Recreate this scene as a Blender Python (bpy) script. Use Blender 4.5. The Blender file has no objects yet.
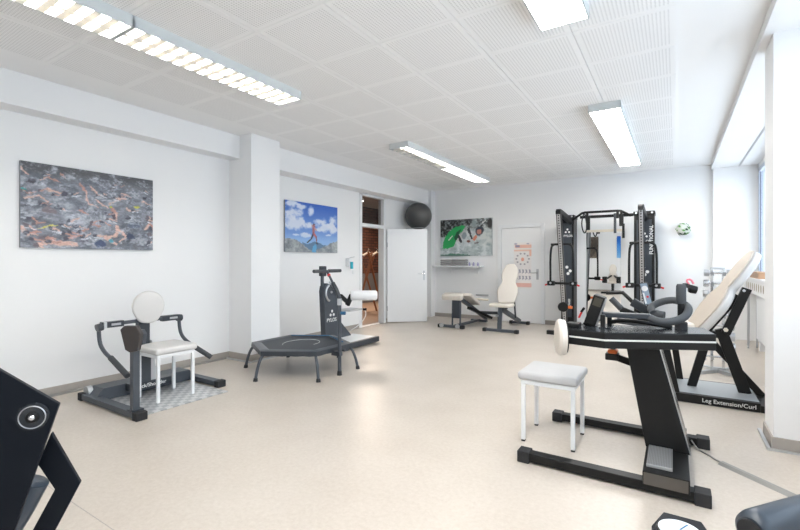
import bpy, bmesh, math, random
import numpy as np
from mathutils import Vector, Matrix
random.seed(7)
SC = bpy.context.scene
COL = SC.collection
# ---------------------------------------------------------------- camera
cam_d = bpy.data.cameras.new('camera')
cam = bpy.data.objects.new('camera', cam_d); COL.objects.link(cam)
cam_d.sensor_width = 36.0; cam_d.lens = 435.0 * 36.0 / 800.0
cam_d.shift_y = -0.0046; cam_d.clip_start = 0.05
cam.location = (0, 0, 1.3); cam.rotation_euler = (math.pi/2, 0, 0.564)
SC.camera = cam
# ---------------------------------------------------------------- world, light, exposure
w = bpy.data.worlds.new('sky'); SC.world = w; w.use_nodes = True
bg = w.node_tree.nodes['Background']
bg.inputs[0].default_value = (0.80, 0.90, 1.0, 1); bg.inputs[1].default_value = 2.0
vs = SC.view_settings
vs.view_transform = 'Standard'; vs.look = 'None'; vs.gamma = 1.0; vs.use_curve_mapping = False
vs.exposure = 0.97
def area(name, loc, rot, sx, sy, power, color, portal=False):
    l = bpy.data.lights.new(name, 'AREA'); l.shape = 'RECTANGLE'; l.size = sx; l.size_y = sy
    l.energy = power; l.color = color
    if portal: l.cycles.is_portal = True
    o = bpy.data.objects.new(name, l); COL.objects.link(o); o.location = loc; o.rotation_euler = rot
    return o
# daylight through the two window bays of the right-hand wall
area('window_portal', (1.40, 6.6, 1.93), (0, math.pi/2, 0), 1.74, 4.9, 1, (1, 1, 1), True)
area('window_portal', (1.40, 1.04, 1.93), (0, math.pi/2, 0), 1.74, 5.8, 1, (1, 1, 1), True)
# ---------------------------------------------------------------- materials
def mat(name, col, rough=0.5, metal=0.0, noise=0.0, nscale=20.0, bump=0.0, bscale=200.0, emis=None, estr=0.0, spec=0.5):
    m = bpy.data.materials.new(name); m.use_nodes = True
    nt = m.node_tree; b = nt.nodes['Principled BSDF']
    b.inputs['Base Color'].default_value = (*col, 1)
    b.inputs['Roughness'].default_value = rough; b.inputs['Metallic'].default_value = metal
    b.inputs['Specular IOR Level'].default_value = spec
    tc = nt.nodes.new('ShaderNodeTexCoord')
    if noise > 0:
        n = nt.nodes.new('ShaderNodeTexNoise'); n.inputs['Scale'].default_value = nscale
        n.inputs['Detail'].default_value = 4
        nt.links.new(tc.outputs['Object'], n.inputs['Vector'])
        mx = nt.nodes.new('ShaderNodeMix'); mx.data_type = 'RGBA'
        mx.inputs['A'].default_value = (*[c*(1-noise) for c in col], 1)
        mx.inputs['B'].default_value = (*[min(1, c*(1+noise)) for c in col], 1)
        nt.links.new(n.outputs['Fac'], mx.inputs['Factor'])
        nt.links.new(mx.outputs['Result'], b.inputs['Base Color'])
    if bump > 0:
        n2 = nt.nodes.new('ShaderNodeTexNoise'); n2.inputs['Scale'].default_value = bscale
        nt.links.new(tc.outputs['Object'], n2.inputs['Vector'])
        bp = nt.nodes.new('ShaderNodeBump'); bp.inputs['Strength'].default_value = bump
        bp.inputs['Distance'].default_value = 0.002
        nt.links.new(n2.outputs['Fac'], bp.inputs['Height']); nt.links.new(bp.outputs['Normal'], b.inputs['Normal'])
    if emis:
        b.inputs['Emission Color'].default_value = (*emis, 1); b.inputs['Emission Strength'].default_value = estr
    return m
M = {}
M['wall'] = mat('painted_wall', (0.87, 0.87, 0.87), 0.75, noise=0.012, nscale=2.0, bump=0.08, bscale=90)
M['ceil'] = mat('ceiling_paint', (0.91, 0.91, 0.91), 0.85, noise=0.01, nscale=3.0)
M['skirt'] = mat('taupe_skirting', (0.40, 0.365, 0.33), 0.5, noise=0.05)
M['white'] = mat('white_lacquer', (0.84, 0.85, 0.86), 0.3)
M['whitemat'] = mat('white_matt', (0.86, 0.86, 0.86), 0.5)
M['black'] = mat('black_powder_coat', (0.010, 0.010, 0.010), 0.42, noise=0.15, bump=0.08, bscale=600, spec=0.28)
M['satin'] = mat('black_satin_top', (0.025, 0.028, 0.032), 0.22)
M['slate'] = mat('slate_powder_coat', (0.060, 0.070, 0.085), 0.42, noise=0.1, bump=0.05, bscale=500)
M['slatedk'] = mat('dark_slate_panel', (0.035, 0.042, 0.052), 0.30)
M['rubber'] = mat('black_rubber', (0.022, 0.022, 0.024), 0.75, noise=0.2, nscale=60)
M['foam'] = mat('grey_foam', (0.055, 0.060, 0.066), 0.7, noise=0.1, nscale=80, bump=0.2, bscale=500)
M['offwhite'] = mat('off_white_vinyl', (0.66, 0.645, 0.63), 0.42, noise=0.02, bump=0.12, bscale=300)
M['cream'] = mat('cream_vinyl', (0.68, 0.625, 0.56), 0.42, noise=0.02, bump=0.12, bscale=300)
M['greyvinyl'] = mat('pale_grey_vinyl', (0.54, 0.54, 0.545), 0.38, noise=0.03, nscale=9, bump=0.15, bscale=300)
M['brownblack'] = mat('brownish_black_pad', (0.05, 0.042, 0.04), 0.4)
M['chrome'] = mat('chrome', (0.75, 0.76, 0.78), 0.18, 1.0)
M['steel'] = mat('brushed_steel', (0.55, 0.56, 0.58), 0.35, 1.0)
M['alu'] = mat('aluminium', (0.62, 0.64, 0.66), 0.38, 0.9)
M['frame'] = mat('window_frame_grey', (0.60, 0.66, 0.74), 0.4)
M['gasket'] = mat('dark_blue_gasket', (0.03, 0.035, 0.10), 0.5)
M['red'] = mat('red_plastic', (0.65, 0.03, 0.03), 0.4)
M['orange'] = mat('orange_plastic', (0.85, 0.18, 0.03), 0.4)
M['blue'] = mat('blue_piping', (0.03, 0.14, 0.28), 0.5)
M['cyan'] = mat('blue_bottle', (0.05, 0.50, 0.62), 0.25)
M['pink'] = mat('pink_plastic', (0.80, 0.22, 0.28), 0.4)
M['wood'] = mat('reddish_wood', (0.26, 0.10, 0.045), 0.5, noise=0.3, nscale=12)
M['woodlt'] = mat('light_wood', (0.50, 0.30, 0.18), 0.5, noise=0.15, nscale=10)
M['hanger'] = mat('hanger_wood', (0.85, 0.78, 0.66), 0.5)
M['ball'] = mat('dark_grey_ball_vinyl', (0.070, 0.070, 0.070), 0.38, noise=0.1, nscale=6)
M['stripe'] = mat('pale_stripe', (0.72, 0.72, 0.68), 0.35)
M['letter'] = mat('pale_lettering', (0.80, 0.80, 0.78), 0.5)
M['duct'] = mat('grey_cable_duct', (0.30, 0.29, 0.27), 0.6)
M['bed'] = mat('trampoline_mat', (0.030, 0.035, 0.042), 0.55, noise=0.2, nscale=120)
M['green'] = mat('leaf_green', (0.12, 0.30, 0.07), 0.5, noise=0.2)
M['dkgreen'] = mat('dark_leaf', (0.03, 0.07, 0.03), 0.5)
M['towel'] = mat('grey_towel', (0.36, 0.35, 0.35), 0.9, noise=0.15, nscale=60, bump=0.5, bscale=300)
M['hallwall'] = mat('hall_grey_wall', (0.16, 0.15, 0.15), 0.8)
M['hallfloor'] = mat('hall_floor', (0.30, 0.20, 0.14), 0.35, noise=0.1)
M['hallceil'] = mat('hall_ceiling', (0.45, 0.44, 0.42), 0.8)
M['tube'] = mat('lamp_tube', (1, 1, 1), 0.5, emis=(1.0, 0.96, 0.89), estr=46.0)
M['diffuse_lamp'] = mat('lit_diffuser', (1, 1, 1), 0.5, emis=(1.0, 0.98, 0.94), estr=14.5)
M['louvre'] = mat('louvre_aluminium', (0.86, 0.86, 0.84), 0.30, 0.25)
def louvre_mat():
    m = bpy.data.materials.new('translucent_louvre'); m.use_nodes = True; nt = m.node_tree
    nt.nodes.remove(nt.nodes['Principled BSDF']); out = nt.nodes['Material Output']
    d = nt.nodes.new('ShaderNodeBsdfDiffuse'); d.inputs[0].default_value = (.88, .87, .84, 1)
    tl = nt.nodes.new('ShaderNodeBsdfTranslucent'); tl.inputs[0].default_value = (.90, .84, .74, 1)
    mx = nt.nodes.new('ShaderNodeMixShader'); mx.inputs[0].default_value = 0.19
    nt.links.new(d.outputs[0], mx.inputs[1]); nt.links.new(tl.outputs[0], mx.inputs[2]); nt.links.new(mx.outputs[0], out.inputs[0])
    return m
M['louvre'] = louvre_mat()
M['lampbody'] = mat('lamp_housing', (0.64, 0.67, 0.67), 0.45)
M['mirror'] = mat('mirror_silver', (0.93, 0.93, 0.92), 0.015, 1.0)
M['dial'] = mat('dial_face', (0.72, 0.80, 0.82), 0.3)
M['navy'] = mat('navy_black_plate', (0.004, 0.006, 0.010), 0.5, spec=0.18)
M['padblue'] = mat('dark_blue_grey_vinyl', (0.035, 0.048, 0.066), 0.35, bump=0.15, bscale=300)
M['paper'] = mat('paper', (0.80, 0.77, 0.75), 0.6)
M['tread'] = mat('ribbed_grey_tread', (0.36, 0.36, 0.36), 0.45)

def floor_mat():
    m = bpy.data.materials.new('beige_linoleum'); m.use_nodes = True; nt = m.node_tree
    b = nt.nodes['Principled BSDF']; tc = nt.nodes.new('ShaderNodeTexCoord')
    n1 = nt.nodes.new('ShaderNodeTexNoise'); n1.inputs['Scale'].default_value = 2.2; n1.inputs['Detail'].default_value = 6
    n2 = nt.nodes.new('ShaderNodeTexNoise'); n2.inputs['Scale'].default_value = 38; n2.inputs['Detail'].default_value = 5
    n2.inputs['Roughness'].default_value = 0.75
    for n in (n1, n2): nt.links.new(tc.outputs['Object'], n.inputs['Vector'])
    mx = nt.nodes.new('ShaderNodeMath'); mx.operation = 'MULTIPLY_ADD'; mx.inputs[1].default_value = 0.35
    nt.links.new(n1.outputs['Fac'], mx.inputs[0]); 
    m2 = nt.nodes.new('ShaderNodeMath'); m2.operation = 'MULTIPLY'; m2.inputs[1].default_value = 0.65
    nt.links.new(n2.outputs['Fac'], m2.inputs[0]); nt.links.new(m2.outputs[0], mx.inputs[2])
    cr = nt.nodes.new('ShaderNodeValToRGB')
    cr.color_ramp.elements[0].position = 0.36; cr.color_ramp.elements[0].color = (0.515, 0.450, 0.385, 1)
    cr.color_ramp.elements[1].position = 0.64; cr.color_ramp.elements[1].color = (0.610, 0.550, 0.485, 1)
    nt.links.new(mx.outputs[0], cr.inputs[0]); nt.links.new(cr.outputs[0], b.inputs['Base Color'])
    b.inputs['Roughness'].default_value = 0.33; b.inputs['Specular IOR Level'].default_value = 0.45
    return m
M['floor'] = floor_mat()
def brick_mat():
    m = bpy.data.materials.new('red_brick'); m.use_nodes = True; nt = m.node_tree
    b = nt.nodes['Principled BSDF']; tc = nt.nodes.new('ShaderNodeTexCoord')
    sp = nt.nodes.new('ShaderNodeSeparateXYZ'); cb = nt.nodes.new('ShaderNodeCombineXYZ')
    nt.links.new(tc.outputs['Object'], sp.inputs[0])
    nt.links.new(sp.outputs['Y'], cb.inputs['X']); nt.links.new(sp.outputs['Z'], cb.inputs['Y'])
    br = nt.nodes.new('ShaderNodeTexBrick'); br.inputs['Scale'].default_value = 1.0
    br.inputs['Brick Width'].default_value = 0.25; br.inputs['Row Height'].default_value = 0.085
    br.inputs['Mortar Size'].default_value = 0.010
    br.inputs['Color1'].default_value = (0.17, 0.06, 0.035, 1); br.inputs['Color2'].default_value = (0.08, 0.03, 0.02, 1)
    br.inputs['Mortar'].default_value = (0.03, 0.022, 0.018, 1)
    nt.links.new(cb.outputs[0], br.inputs['Vector']); nt.links.new(br.outputs['Color'], b.inputs['Base Color'])
    b.inputs['Roughness'].default_value = 0.85
    return m
M['brick'] = brick_mat()
def perf_mat():
    # perforated plaster tile: rows of small holes inside a plain border (object coordinates, tile centred on its origin)
    m = bpy.data.materials.new('perforated_tile'); m.use_nodes = True; nt = m.node_tree
    b = nt.nodes['Principled BSDF']; b.inputs['Roughness'].default_value = 0.85
    tc = nt.nodes.new('ShaderNodeTexCoord'); sp = nt.nodes.new('ShaderNodeSeparateXYZ')
    nt.links.new(tc.outputs['Object'], sp.inputs[0])
    def mth(op, a, b_=None, c=None):
        n = nt.nodes.new('ShaderNodeMath'); n.operation = op
        for i, v in enumerate((a, b_, c)):
            if v is None: continue
            if isinstance(v, (int, float)): n.inputs[i].default_value = v
            else: nt.links.new(v, n.inputs[i])
        return n.outputs[0]
    def cell(out, p): return mth('SUBTRACT', mth('FRACT', mth('DIVIDE', mth('ADD', out, 5*p), p)), 0.5)
    px, py = 0.0235, 0.0180
    cx = mth('MULTIPLY', cell(sp.outputs['X'], px), px); cy = mth('MULTIPLY', cell(sp.outputs['Y'], py), py)
    d = mth('SQRT', mth('ADD', mth('MULTIPLY', cx, cx), mth('MULTIPLY', cy, cy)))
    hole = mth('LESS_THAN', d, 0.0058)
    inx = mth('LESS_THAN', mth('ABSOLUTE', sp.outputs['X']), 0.288); iny = mth('LESS_THAN', mth('ABSOLUTE', sp.outputs['Y']), 0.277)
    f = mth('MULTIPLY', hole, mth('MULTIPLY', inx, iny))
    mx = nt.nodes.new('ShaderNodeMix'); mx.data_type = 'RGBA'
    mx.inputs['A'].default_value = (0.91, 0.91, 0.91, 1); mx.inputs['B'].default_value = (0.70, 0.70, 0.70, 1)
    nt.links.new(f, mx.inputs['Factor']); nt.links.new(mx.outputs['Result'], b.inputs['Base Color'])
    return m
M['perf'] = perf_mat()
def checker_mat():
    m = bpy.data.materials.new('tread_plate_metal'); m.use_nodes = True; nt = m.node_tree
    b = nt.nodes['Principled BSDF']; b.inputs['Metallic'].default_value = 0.55; b.inputs['Roughness'].default_value = 0.35
    b.inputs['Base Color'].default_value = (0.62, 0.63, 0.64, 1)
    tc = nt.nodes.new('ShaderNodeTexCoord'); mp = nt.nodes.new('ShaderNodeMapping')
    mp.inputs['Rotation'].default_value = (0, 0, 0); nt.links.new(tc.outputs['Object'], mp.inputs['Vector'])
    ch = nt.nodes.new('ShaderNodeTexChecker'); ch.inputs['Scale'].default_value = 18
    ch.inputs['Color1'].default_value = (0.70, 0.70, 0.70, 1); ch.inputs['Color2'].default_value = (0.48, 0.49, 0.50, 1)
    nt.links.new(mp.outputs[0], ch.inputs['Vector']); nt.links.new(ch.outputs['Color'], b.inputs['Base Color'])
    bp = nt.nodes.new('ShaderNodeBump'); bp.inputs['Strength'].default_value = 0.5; bp.inputs['Distance'].default_value = 0.003
    nt.links.new(ch.outputs['Fac'], bp.inputs['Height']); nt.links.new(bp.outputs['Normal'], b.inputs['Normal'])
    return m
M['checker'] = checker_mat()
def glass_mat(name, tint, gloss=0.12):
    m = bpy.data.materials.new(name); m.use_nodes = True; nt = m.node_tree
    nt.nodes.remove(nt.nodes['Principled BSDF']); out = nt.nodes['Material Output']
    t = nt.nodes.new('ShaderNodeBsdfTransparent'); t.inputs[0].default_value = (*tint, 1)
    g = nt.nodes.new('ShaderNodeBsdfGlossy'); g.inputs['Roughness'].default_value = 0.03
    lw = nt.nodes.new('ShaderNodeLayerWeight'); lw.inputs[0].default_value = 0.5
    pw = nt.nodes.new('ShaderNodeMath'); pw.operation = 'POWER'; pw.inputs[1].default_value = 5.0; nt.links.new(lw.outputs['Facing'], pw.inputs[0])
    fr = nt.nodes.new('ShaderNodeMath'); fr.operation = 'MULTIPLY_ADD'; fr.inputs[1].default_value = 0.6; fr.inputs[2].default_value = 0.03
    nt.links.new(pw.outputs[0], fr.inputs[0])
    mx = nt.nodes.new('ShaderNodeMixShader'); nt.links.new(fr.outputs[0], mx.inputs[0])
    nt.links.new(t.outputs[0], mx.inputs[1]); nt.links.new(g.outputs[0], mx.inputs[2]); nt.links.new(mx.outputs[0], out.inputs[0])
    return m
M['glass'] = glass_mat('window_glass', (0.96, 0.98, 1.0)); M['greyglass'] = glass_mat('transom_glass', (0.72, 0.72, 0.72))
def print_mat():
    m = bpy.data.materials.new('printed_picture'); m.use_nodes = True; nt = m.node_tree
    b = nt.nodes['Principled BSDF']; a = nt.nodes.new('ShaderNodeVertexColor'); a.layer_name = 'print'
    nt.links.new(a.outputs[0], b.inputs['Base Color']); b.inputs['Roughness'].default_value = 0.55
    return m
M['print'] = print_mat()

# ---------------------------------------------------------------- mesh helpers
def V(*a): return Vector(a)
class MB:
    def __init__(s): s.bm = bmesh.new()
    def hull(s, pts, faces):
        vs_ = [s.bm.verts.new(p) for p in pts]
        for f in faces:
            try: s.bm.faces.new([vs_[i] for i in f])
            except ValueError: pass
        return s
    def box(s, x0, x1, y0, y1, z0, z1):
        p = [(x, y, z) for x in (x0, x1) for y in (y0, y1) for z in (z0, z1)]
        return s.hull(p, [(0,1,3,2),(4,6,7,5),(0,4,5,1),(2,3,7,6),(0,2,6,4),(1,5,7,3)])
    def bar(s, p, q, w, h, up=(0,0,1), ext=0.0):
        p = Vector(p); q = Vector(q); d = (q-p).normalized(); p = p - d*ext; q = q + d*ext
        up = Vector(up)
        if abs(up.dot(d)) > 0.98: up = Vector((0,1,0))
        sd = d.cross(up).normalized(); u = sd.cross(d).normalized()
        P = [a + sd*(i*w/2) + u*(j*h/2) for a in (p, q) for i in (-1, 1) for j in (-1, 1)]
        return s.hull(P, [(0,1,3,2),(4,6,7,5),(0,4,5,1),(2,3,7,6),(0,2,6,4),(1,5,7,3)])
    def cone(s, p, q, r0, r1=None, n=16, caps=True):
        r1 = r0 if r1 is None else r1
        return s.lathe(p, q, [(0, r0), (1, r1)], n, caps)
    def lathe(s, p, q, prof, n=16, caps=True):
        p = Vector(p); q = Vector(q); d = q-p; dn = d.normalized()
        a = Vector((0,0,1)) if abs(dn.z) < 0.9 else Vector((1,0,0))
        u = dn.cross(a).normalized(); v = dn.cross(u)
        rings = []
        for t, r in prof:
            c = p + d*t
            rings.append([s.bm.verts.new(c + u*(r*math.cos(2*math.pi*k/n)) + v*(r*math.sin(2*math.pi*k/n))) for k in range(n)])
        for A, B in zip(rings[:-1], rings[1:]):
            for k in range(n): s.bm.faces.new((A[k], A[(k+1) % n], B[(k+1) % n], B[k]))
        if caps:
            s.bm.faces.new(rings[0][::-1]); s.bm.faces.new(rings[-1])
        return s
    def tube(s, pts, r, n=10, closed=False, smooth=0):
        pts = [Vector(p) for p in pts]
        for _ in range(smooth):
            q = []
            m = len(pts)
            rng = range(m) if closed else range(m-1)
            if not closed: q.append(pts[0])
            for i in rng:
                a, b = pts[i], pts[(i+1) % m]
                q += [a*0.75+b*0.25, a*0.25+b*0.75]
            if not closed: q.append(pts[-1])
            pts = q
        m = len(pts); rings = []; u = None
        for i in range(m):
            if closed: t = (pts[(i+1) % m]-pts[i-1])
            else: t = pts[min(i+1, m-1)]-pts[max(i-1, 0)]
            t.normalize()
            if u is None:
                a = Vector((0,0,1)) if abs(t.z) < 0.9 else Vector((1,0,0))
                u = t.cross(a).normalized()
            else: u = (u - t*u.dot(t)).normalized()
            v = t.cross(u)
            rr = r[i] if isinstance(r, (list, tuple)) else r
            rings.append([s.bm.verts.new(pts[i]+u*(rr*math.cos(2*math.pi*k/n))+v*(rr*math.sin(2*math.pi*k/n))) for k in range(n)])
        pairs = list(zip(rings[:-1], rings[1:]))
        for A, B in pairs:
            for k in range(n): s.bm.faces.new((A[k], A[(k+1) % n], B[(k+1) % n], B[k]))
        if closed:
            A, B = rings[-1], rings[0]
            off = min(range(n), key=lambda o: (A[0].co-B[o].co).length)
            for k in range(n): s.bm.faces.new((A[k], A[(k+1) % n], B[(k+1+off) % n], B[(k+off) % n]))
        else:
            s.bm.faces.new(rings[0][::-1]); s.bm.faces.new(rings[-1])
        return s
    def slab(s, out, o, ax, ay, th):
        """outline (a,b) in the plane o+a*ax+b*ay, thickness th along ax x ay"""
        o = Vector(o); ax = Vector(ax).normalized(); ay = Vector(ay).normalized(); nn = ax.cross(ay).normalized()
        lo = [s.bm.verts.new(o+ax*a+ay*b) for a, b in out]; hi = [s.bm.verts.new(o+ax*a+ay*b+nn*th) for a, b in out]
        s.bm.faces.new(lo[::-1]); s.bm.faces.new(hi); n = len(out)
        for k in range(n): s.bm.faces.new((lo[k], lo[(k+1) % n], hi[(k+1) % n], hi[k]))
        return s
    def ball(s, c, r, sc=(1,1,1), n=16):
        mtx = Matrix.Translation(c) @ Matrix.Diagonal((*sc, 1))
        bmesh.ops.create_uvsphere(s.bm, u_segments=n, v_segments=max(6, n//2), radius=r, matrix=mtx)
        return s
    def bevel(s, w, seg=2):
        bmesh.ops.recalc_face_normals(s.bm, faces=s.bm.faces)
        es = [e for e in s.bm.edges if len(e.link_faces) == 2 and e.calc_face_angle(0) > 0.45]
        bmesh.ops.bevel(s.bm, geom=es, offset=w, segments=seg, affect='EDGES', profile=0.5, clamp_overlap=True)
        return s
    def build(s, name, m, parent=None, smooth=False, bev=0.0, seg=2, label=None):
        if bev > 0: s.bevel(bev, seg)
        bmesh.ops.recalc_face_normals(s.bm, faces=s.bm.faces)
        o0 = rootloc(parent)
        if o0.length > 0: bmesh.ops.translate(s.bm, verts=s.bm.verts, vec=-o0)
        me = bpy.data.meshes.new(name)
        if smooth:
            for f in s.bm.faces: f.smooth = True
            for e in s.bm.edges:
                e.smooth = not (len(e.link_faces) == 2 and e.calc_face_angle(0) > 0.7)
        s.bm.to_mesh(me); s.bm.free()
        me.materials.append(M[m] if isinstance(m, str) else m)
        o = bpy.data.objects.new(name, me); COL.objects.link(o)
        if parent: o.parent = parent
        if label: o['label'] = label
        return o
def rootloc(p):
    v = Vector((0,0,0))
    while p: v += p.location; p = p.parent
    return v
def thing(name, label, cat, loc, group=None):
    o = bpy.data.objects.new(name, None); COL.objects.link(o); o.location = loc
    o.empty_display_size = 0.1
    tag(o, label, cat, group); return o
def tag(o, label, cat, group=None):
    o['label'] = label; o['category'] = cat
    if group: o['group'] = group
    return o
def struct(o, label=None):
    o['kind'] = 'structure'
    if label: o['label'] = label
    return o
def copy_tree(o, loc=None, label=None, parent=None):
    c = o.copy(); COL.objects.link(c)
    if parent: c.parent = parent
    if loc is not None: c.location = loc
    if label: c['label'] = label
    for ch in list(o.children): copy_tree(ch, parent=c)
    return c
def box(x0, x1, y0, y1, z0, z1): return MB().box(x0, x1, y0, y1, z0, z1)
def text(s, size, parent, origin, xdir, updir, m='letter', depth=0.0008, name='lettering', bold=0.0):
    """flat raised lettering; origin = left end of the baseline"""
    cu = bpy.data.curves.new('lettering_curve', 'FONT'); cu.body = s; cu.size = size; cu.extrude = depth; cu.offset = bold*size
    cu.resolution_u = 3
    t = bpy.data.objects.new('lettering_tmp', cu); COL.objects.link(t)
    bpy.context.view_layer.update()
    me = bpy.data.meshes.new_from_object(t.evaluated_get(bpy.context.evaluated_depsgraph_get()))
    bpy.data.objects.remove(t); bpy.data.curves.remove(cu)
    x = Vector(xdir).normalized(); u = Vector(updir).normalized(); n = x.cross(u)
    mt = Matrix((( x.x, u.x, n.x, 0), (x.y, u.y, n.y, 0), (x.z, u.z, n.z, 0), (0,0,0,1)))
    me.transform(Matrix.Translation(Vector(origin)-rootloc(parent)) @ mt)
    me.materials.clear(); me.materials.append(M[m])
    o = bpy.data.objects.new(name, me); COL.objects.link(o); o.parent = parent
    return o
# ---------------------------------------------------------------- a small painter for flat prints
def vnoise(h, w_, cy, cx, seed):
    r = np.random.RandomState(seed); g = r.rand(cy+2, cx+2)
    yy = np.linspace(0, cy, h, endpoint=False)[:, None]; xx = np.linspace(0, cx, w_, endpoint=False)[None, :]
    y0 = yy.astype(int); x0 = xx.astype(int); fy = yy-y0; fx = xx-x0
    fy = fy*fy*(3-2*fy); fx = fx*fx*(3-2*fx)
    return (g[y0, x0]*(1-fy)*(1-fx)+g[y0+1, x0]*fy*(1-fx)+g[y0, x0+1]*(1-fy)*fx+g[y0+1, x0+1]*fy*fx)
def fbm(h, w_, cy, cx, seed, octv=4):
    a = np.zeros((h, w_)); s_ = 0; k = 1.0
    for i in range(octv):
        a += vnoise(h, w_, cy*2**i, cx*2**i, seed+i*17)*k; s_ += k; k *= 0.6
    return a/s_
class Pic:
    def __init__(s, w_, h): s.w = w_; s.h = h; s.a = np.zeros((h, w_, 3)); s.Y, s.X = np.mgrid[0:h, 0:w_]; s.X = (s.X+.5)/w_; s.Y = (s.Y+.5)/h
    def mix(s, mask, col): mask = np.clip(mask, 0, 1)[..., None]; s.a = s.a*(1-mask)+np.array(col)*mask
    def warp(s, amp, cells, seed):
        dx = (fbm(s.h, s.w, cells, cells, seed, 3)-.5)*2*amp*s.w; dy = (fbm(s.h, s.w, cells, cells, seed+5, 3)-.5)*2*amp*s.w
        jj, ii = np.mgrid[0:s.h, 0:s.w]
        s.a = s.a[np.clip((jj+dy).astype(int), 0, s.h-1), np.clip((ii+dx).astype(int), 0, s.w-1)]
    def cap(s, x0, y0, x1, y1, r, col, r1=None, soft=0.004):
        asp = s.h/s.w; px = s.X-x0; py = (s.Y-y0)*asp; dx = x1-x0; dy = (y1-y0)*asp
        t = np.clip((px*dx+py*dy)/(dx*dx+dy*dy+1e-9), 0, 1); rr = r+( (r1 if r1 is not None else r)-r)*t
        d = np.hypot(px-t*dx, py-t*dy); s.mix((rr-d)/soft+0.5, col)
    def ell(s, x, y, rx, ry, col, ang=0, soft=0.08):
        asp = s.h/s.w; px = s.X-x; py = (s.Y-y)*asp; c, n = math.cos(ang), math.sin(ang)
        u = (px*c+py*n)/rx; v = (-px*n+py*c)/(ry*asp); s.mix((1-np.hypot(u, v))/soft+0.5, col)
    def poly(s, pts, col):
        ins = np.zeros((s.h, s.w), bool); n = len(pts)
        for i in range(n):
            x0, y0 = pts[i]; x1, y1 = pts[(i+1) % n]
            if y0 == y1: continue
            c = (y0 > s.Y) != (y1 > s.Y)
            ins ^= c & (s.X < (x1-x0)*(s.Y-y0)/(y1-y0)+x0)
        s.mix(ins.astype(float), col)
def lin(c): c = np.clip(c, 0, 1); return np.where(c < 0.04045, c/12.92, ((c+0.055)/1.055)**2.4)
def soften(pic, k, c=(0.66, 0.68, 0.71)): pic.a = pic.a*(1-k)+np.array(c)*k
def print_mesh(name, pic, o, ax, ay, W, H, parent, label=None):
    """pic laid on the plane o (top left) + ax*W, -ay*H"""
    h, w_ = pic.h, pic.w; o = Vector(o)-rootloc(parent); ax = Vector(ax); ay = Vector(ay)
    vs_ = np.zeros(((h+1)*(w_+1), 3)); gx, gy = np.meshgrid(np.linspace(0, W, w_+1), np.linspace(0, H, h+1))
    vs_[:] = np.array(o) + gx.reshape(-1, 1)*np.array(ax) - gy.reshape(-1, 1)*np.array(ay)
    j, i = np.mgrid[0:h, 0:w_]; a = (j*(w_+1)+i).ravel()
    f = np.stack([a, a+w_+1, a+w_+2, a+1], 1)
    me = bpy.data.meshes.new(name); me.from_pydata(vs_.tolist(), [], f.tolist())
    ca = me.color_attributes.new('print', 'FLOAT_COLOR', 'CORNER')
    c = np.ones((h*w_, 4, 4)); c[:, :, :3] = lin(pic.a).reshape(-1, 1, 3)
    ca.data.foreach_set('color', c.ravel()); me.materials.append(M['print'])
    ob = bpy.data.objects.new(name, me); COL.objects.link(ob); ob.parent = parent
    if label: ob['label'] = label
    return ob

# ================================================================ SETTING
XL, XR, YF, YB, ZC = -5.10, 1.14, -2.1, 9.20, 2.96
struct(box(XL-0.3, 1.6, YF-0.2, YB+0.2, -0.1, 0).build('floor', 'floor'), 'beige mottled linoleum floor')
seam = box(-5.0, -1.4, 1.036, 1.040, 0.0002, 0.0008).build('trim_1', 'skirt'); struct(seam, 'thin welded seam in the linoleum')
ceil = struct(box(XL-0.3, 1.6, YF-0.2, YB+0.2, ZC+0.006, ZC+0.25).build('ceiling', 'ceil'), 'white ceiling with perforated acoustic panels')
# ceiling panels (7 columns x 17 rows), shared mesh
pm = None
PXP, PYP = 0.64, 0.614
for i in range(7):
    for j in range(17):
        cx = 0.012 - PXP*(i+0.5); cy = 2.71 + PYP*(j-7+0.5)
        if cy > 8.95 or cy < YF+0.3: continue
        if pm is None:
            b = MB(); b.box(-PXP/2+0.0025, PXP/2-0.0025, -PYP/2+0.0015, PYP/2-0.0015, -0.004, 0.008)
            ob = b.build('ceiling_panel', 'perf'); pm = ob.data
        else:
            ob = bpy.data.objects.new('ceiling_panel', pm); COL.objects.link(ob)
        ob.parent = ceil; ob.location = (cx, cy, ZC)
# left wall with door opening
wl = MB()
wl.box(XL-0.15, XL, YF-0.2, 4.2, 0, ZC+0.01)
wl2x = -5.20
wl.box(wl2x-0.12, wl2x, 4.2, 6.79, 0, ZC+0.01)
wl.box(wl2x-0.12, wl2x, 7.59, YB+0.2, 0, ZC+0.01)
wl.box(wl2x-0.12, wl2x, 6.79, 7.59, 2.64, ZC+0.01)
wall_left = struct(wl.build('wall_left', 'wall'), 'white left wall')
struct(box(XL-0.02, -4.65, 3.74, 4.22, 0, ZC+0.005).build('trim_2', 'wall', bev=0.004), 'white plastered pillar on the left wall')
struct(box(XL-0.02, -4.88, YF, 3.745, 2.665, ZC+0.005).build('trim_3', 'wall', bev=0.004), 'white ceiling beam over the swimmers picture')
struct(box(wl2x-0.02, -4.90, 4.215, 9.0, 2.64, ZC+0.005).build('trim_4', 'wall', bev=0.004), 'white ceiling beam over the open door')
struct(box(wl2x-0.02, -4.83, 9.0, YB+0.02, 0, ZC+0.005).build('trim_5', 'wall', bev=0.004), 'white corner pillar behind the open door')
struct(box(XL-0.3, 1.6, YB, YB+0.2, 0, ZC+0.01).build('wall_back', 'wall'), 'white back wall')
struct(box(XL-0.3, 1.6, YF-0.2, YF, 0, ZC+0.01).build('wall_front', 'wall'), 'white wall behind the camera')
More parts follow.
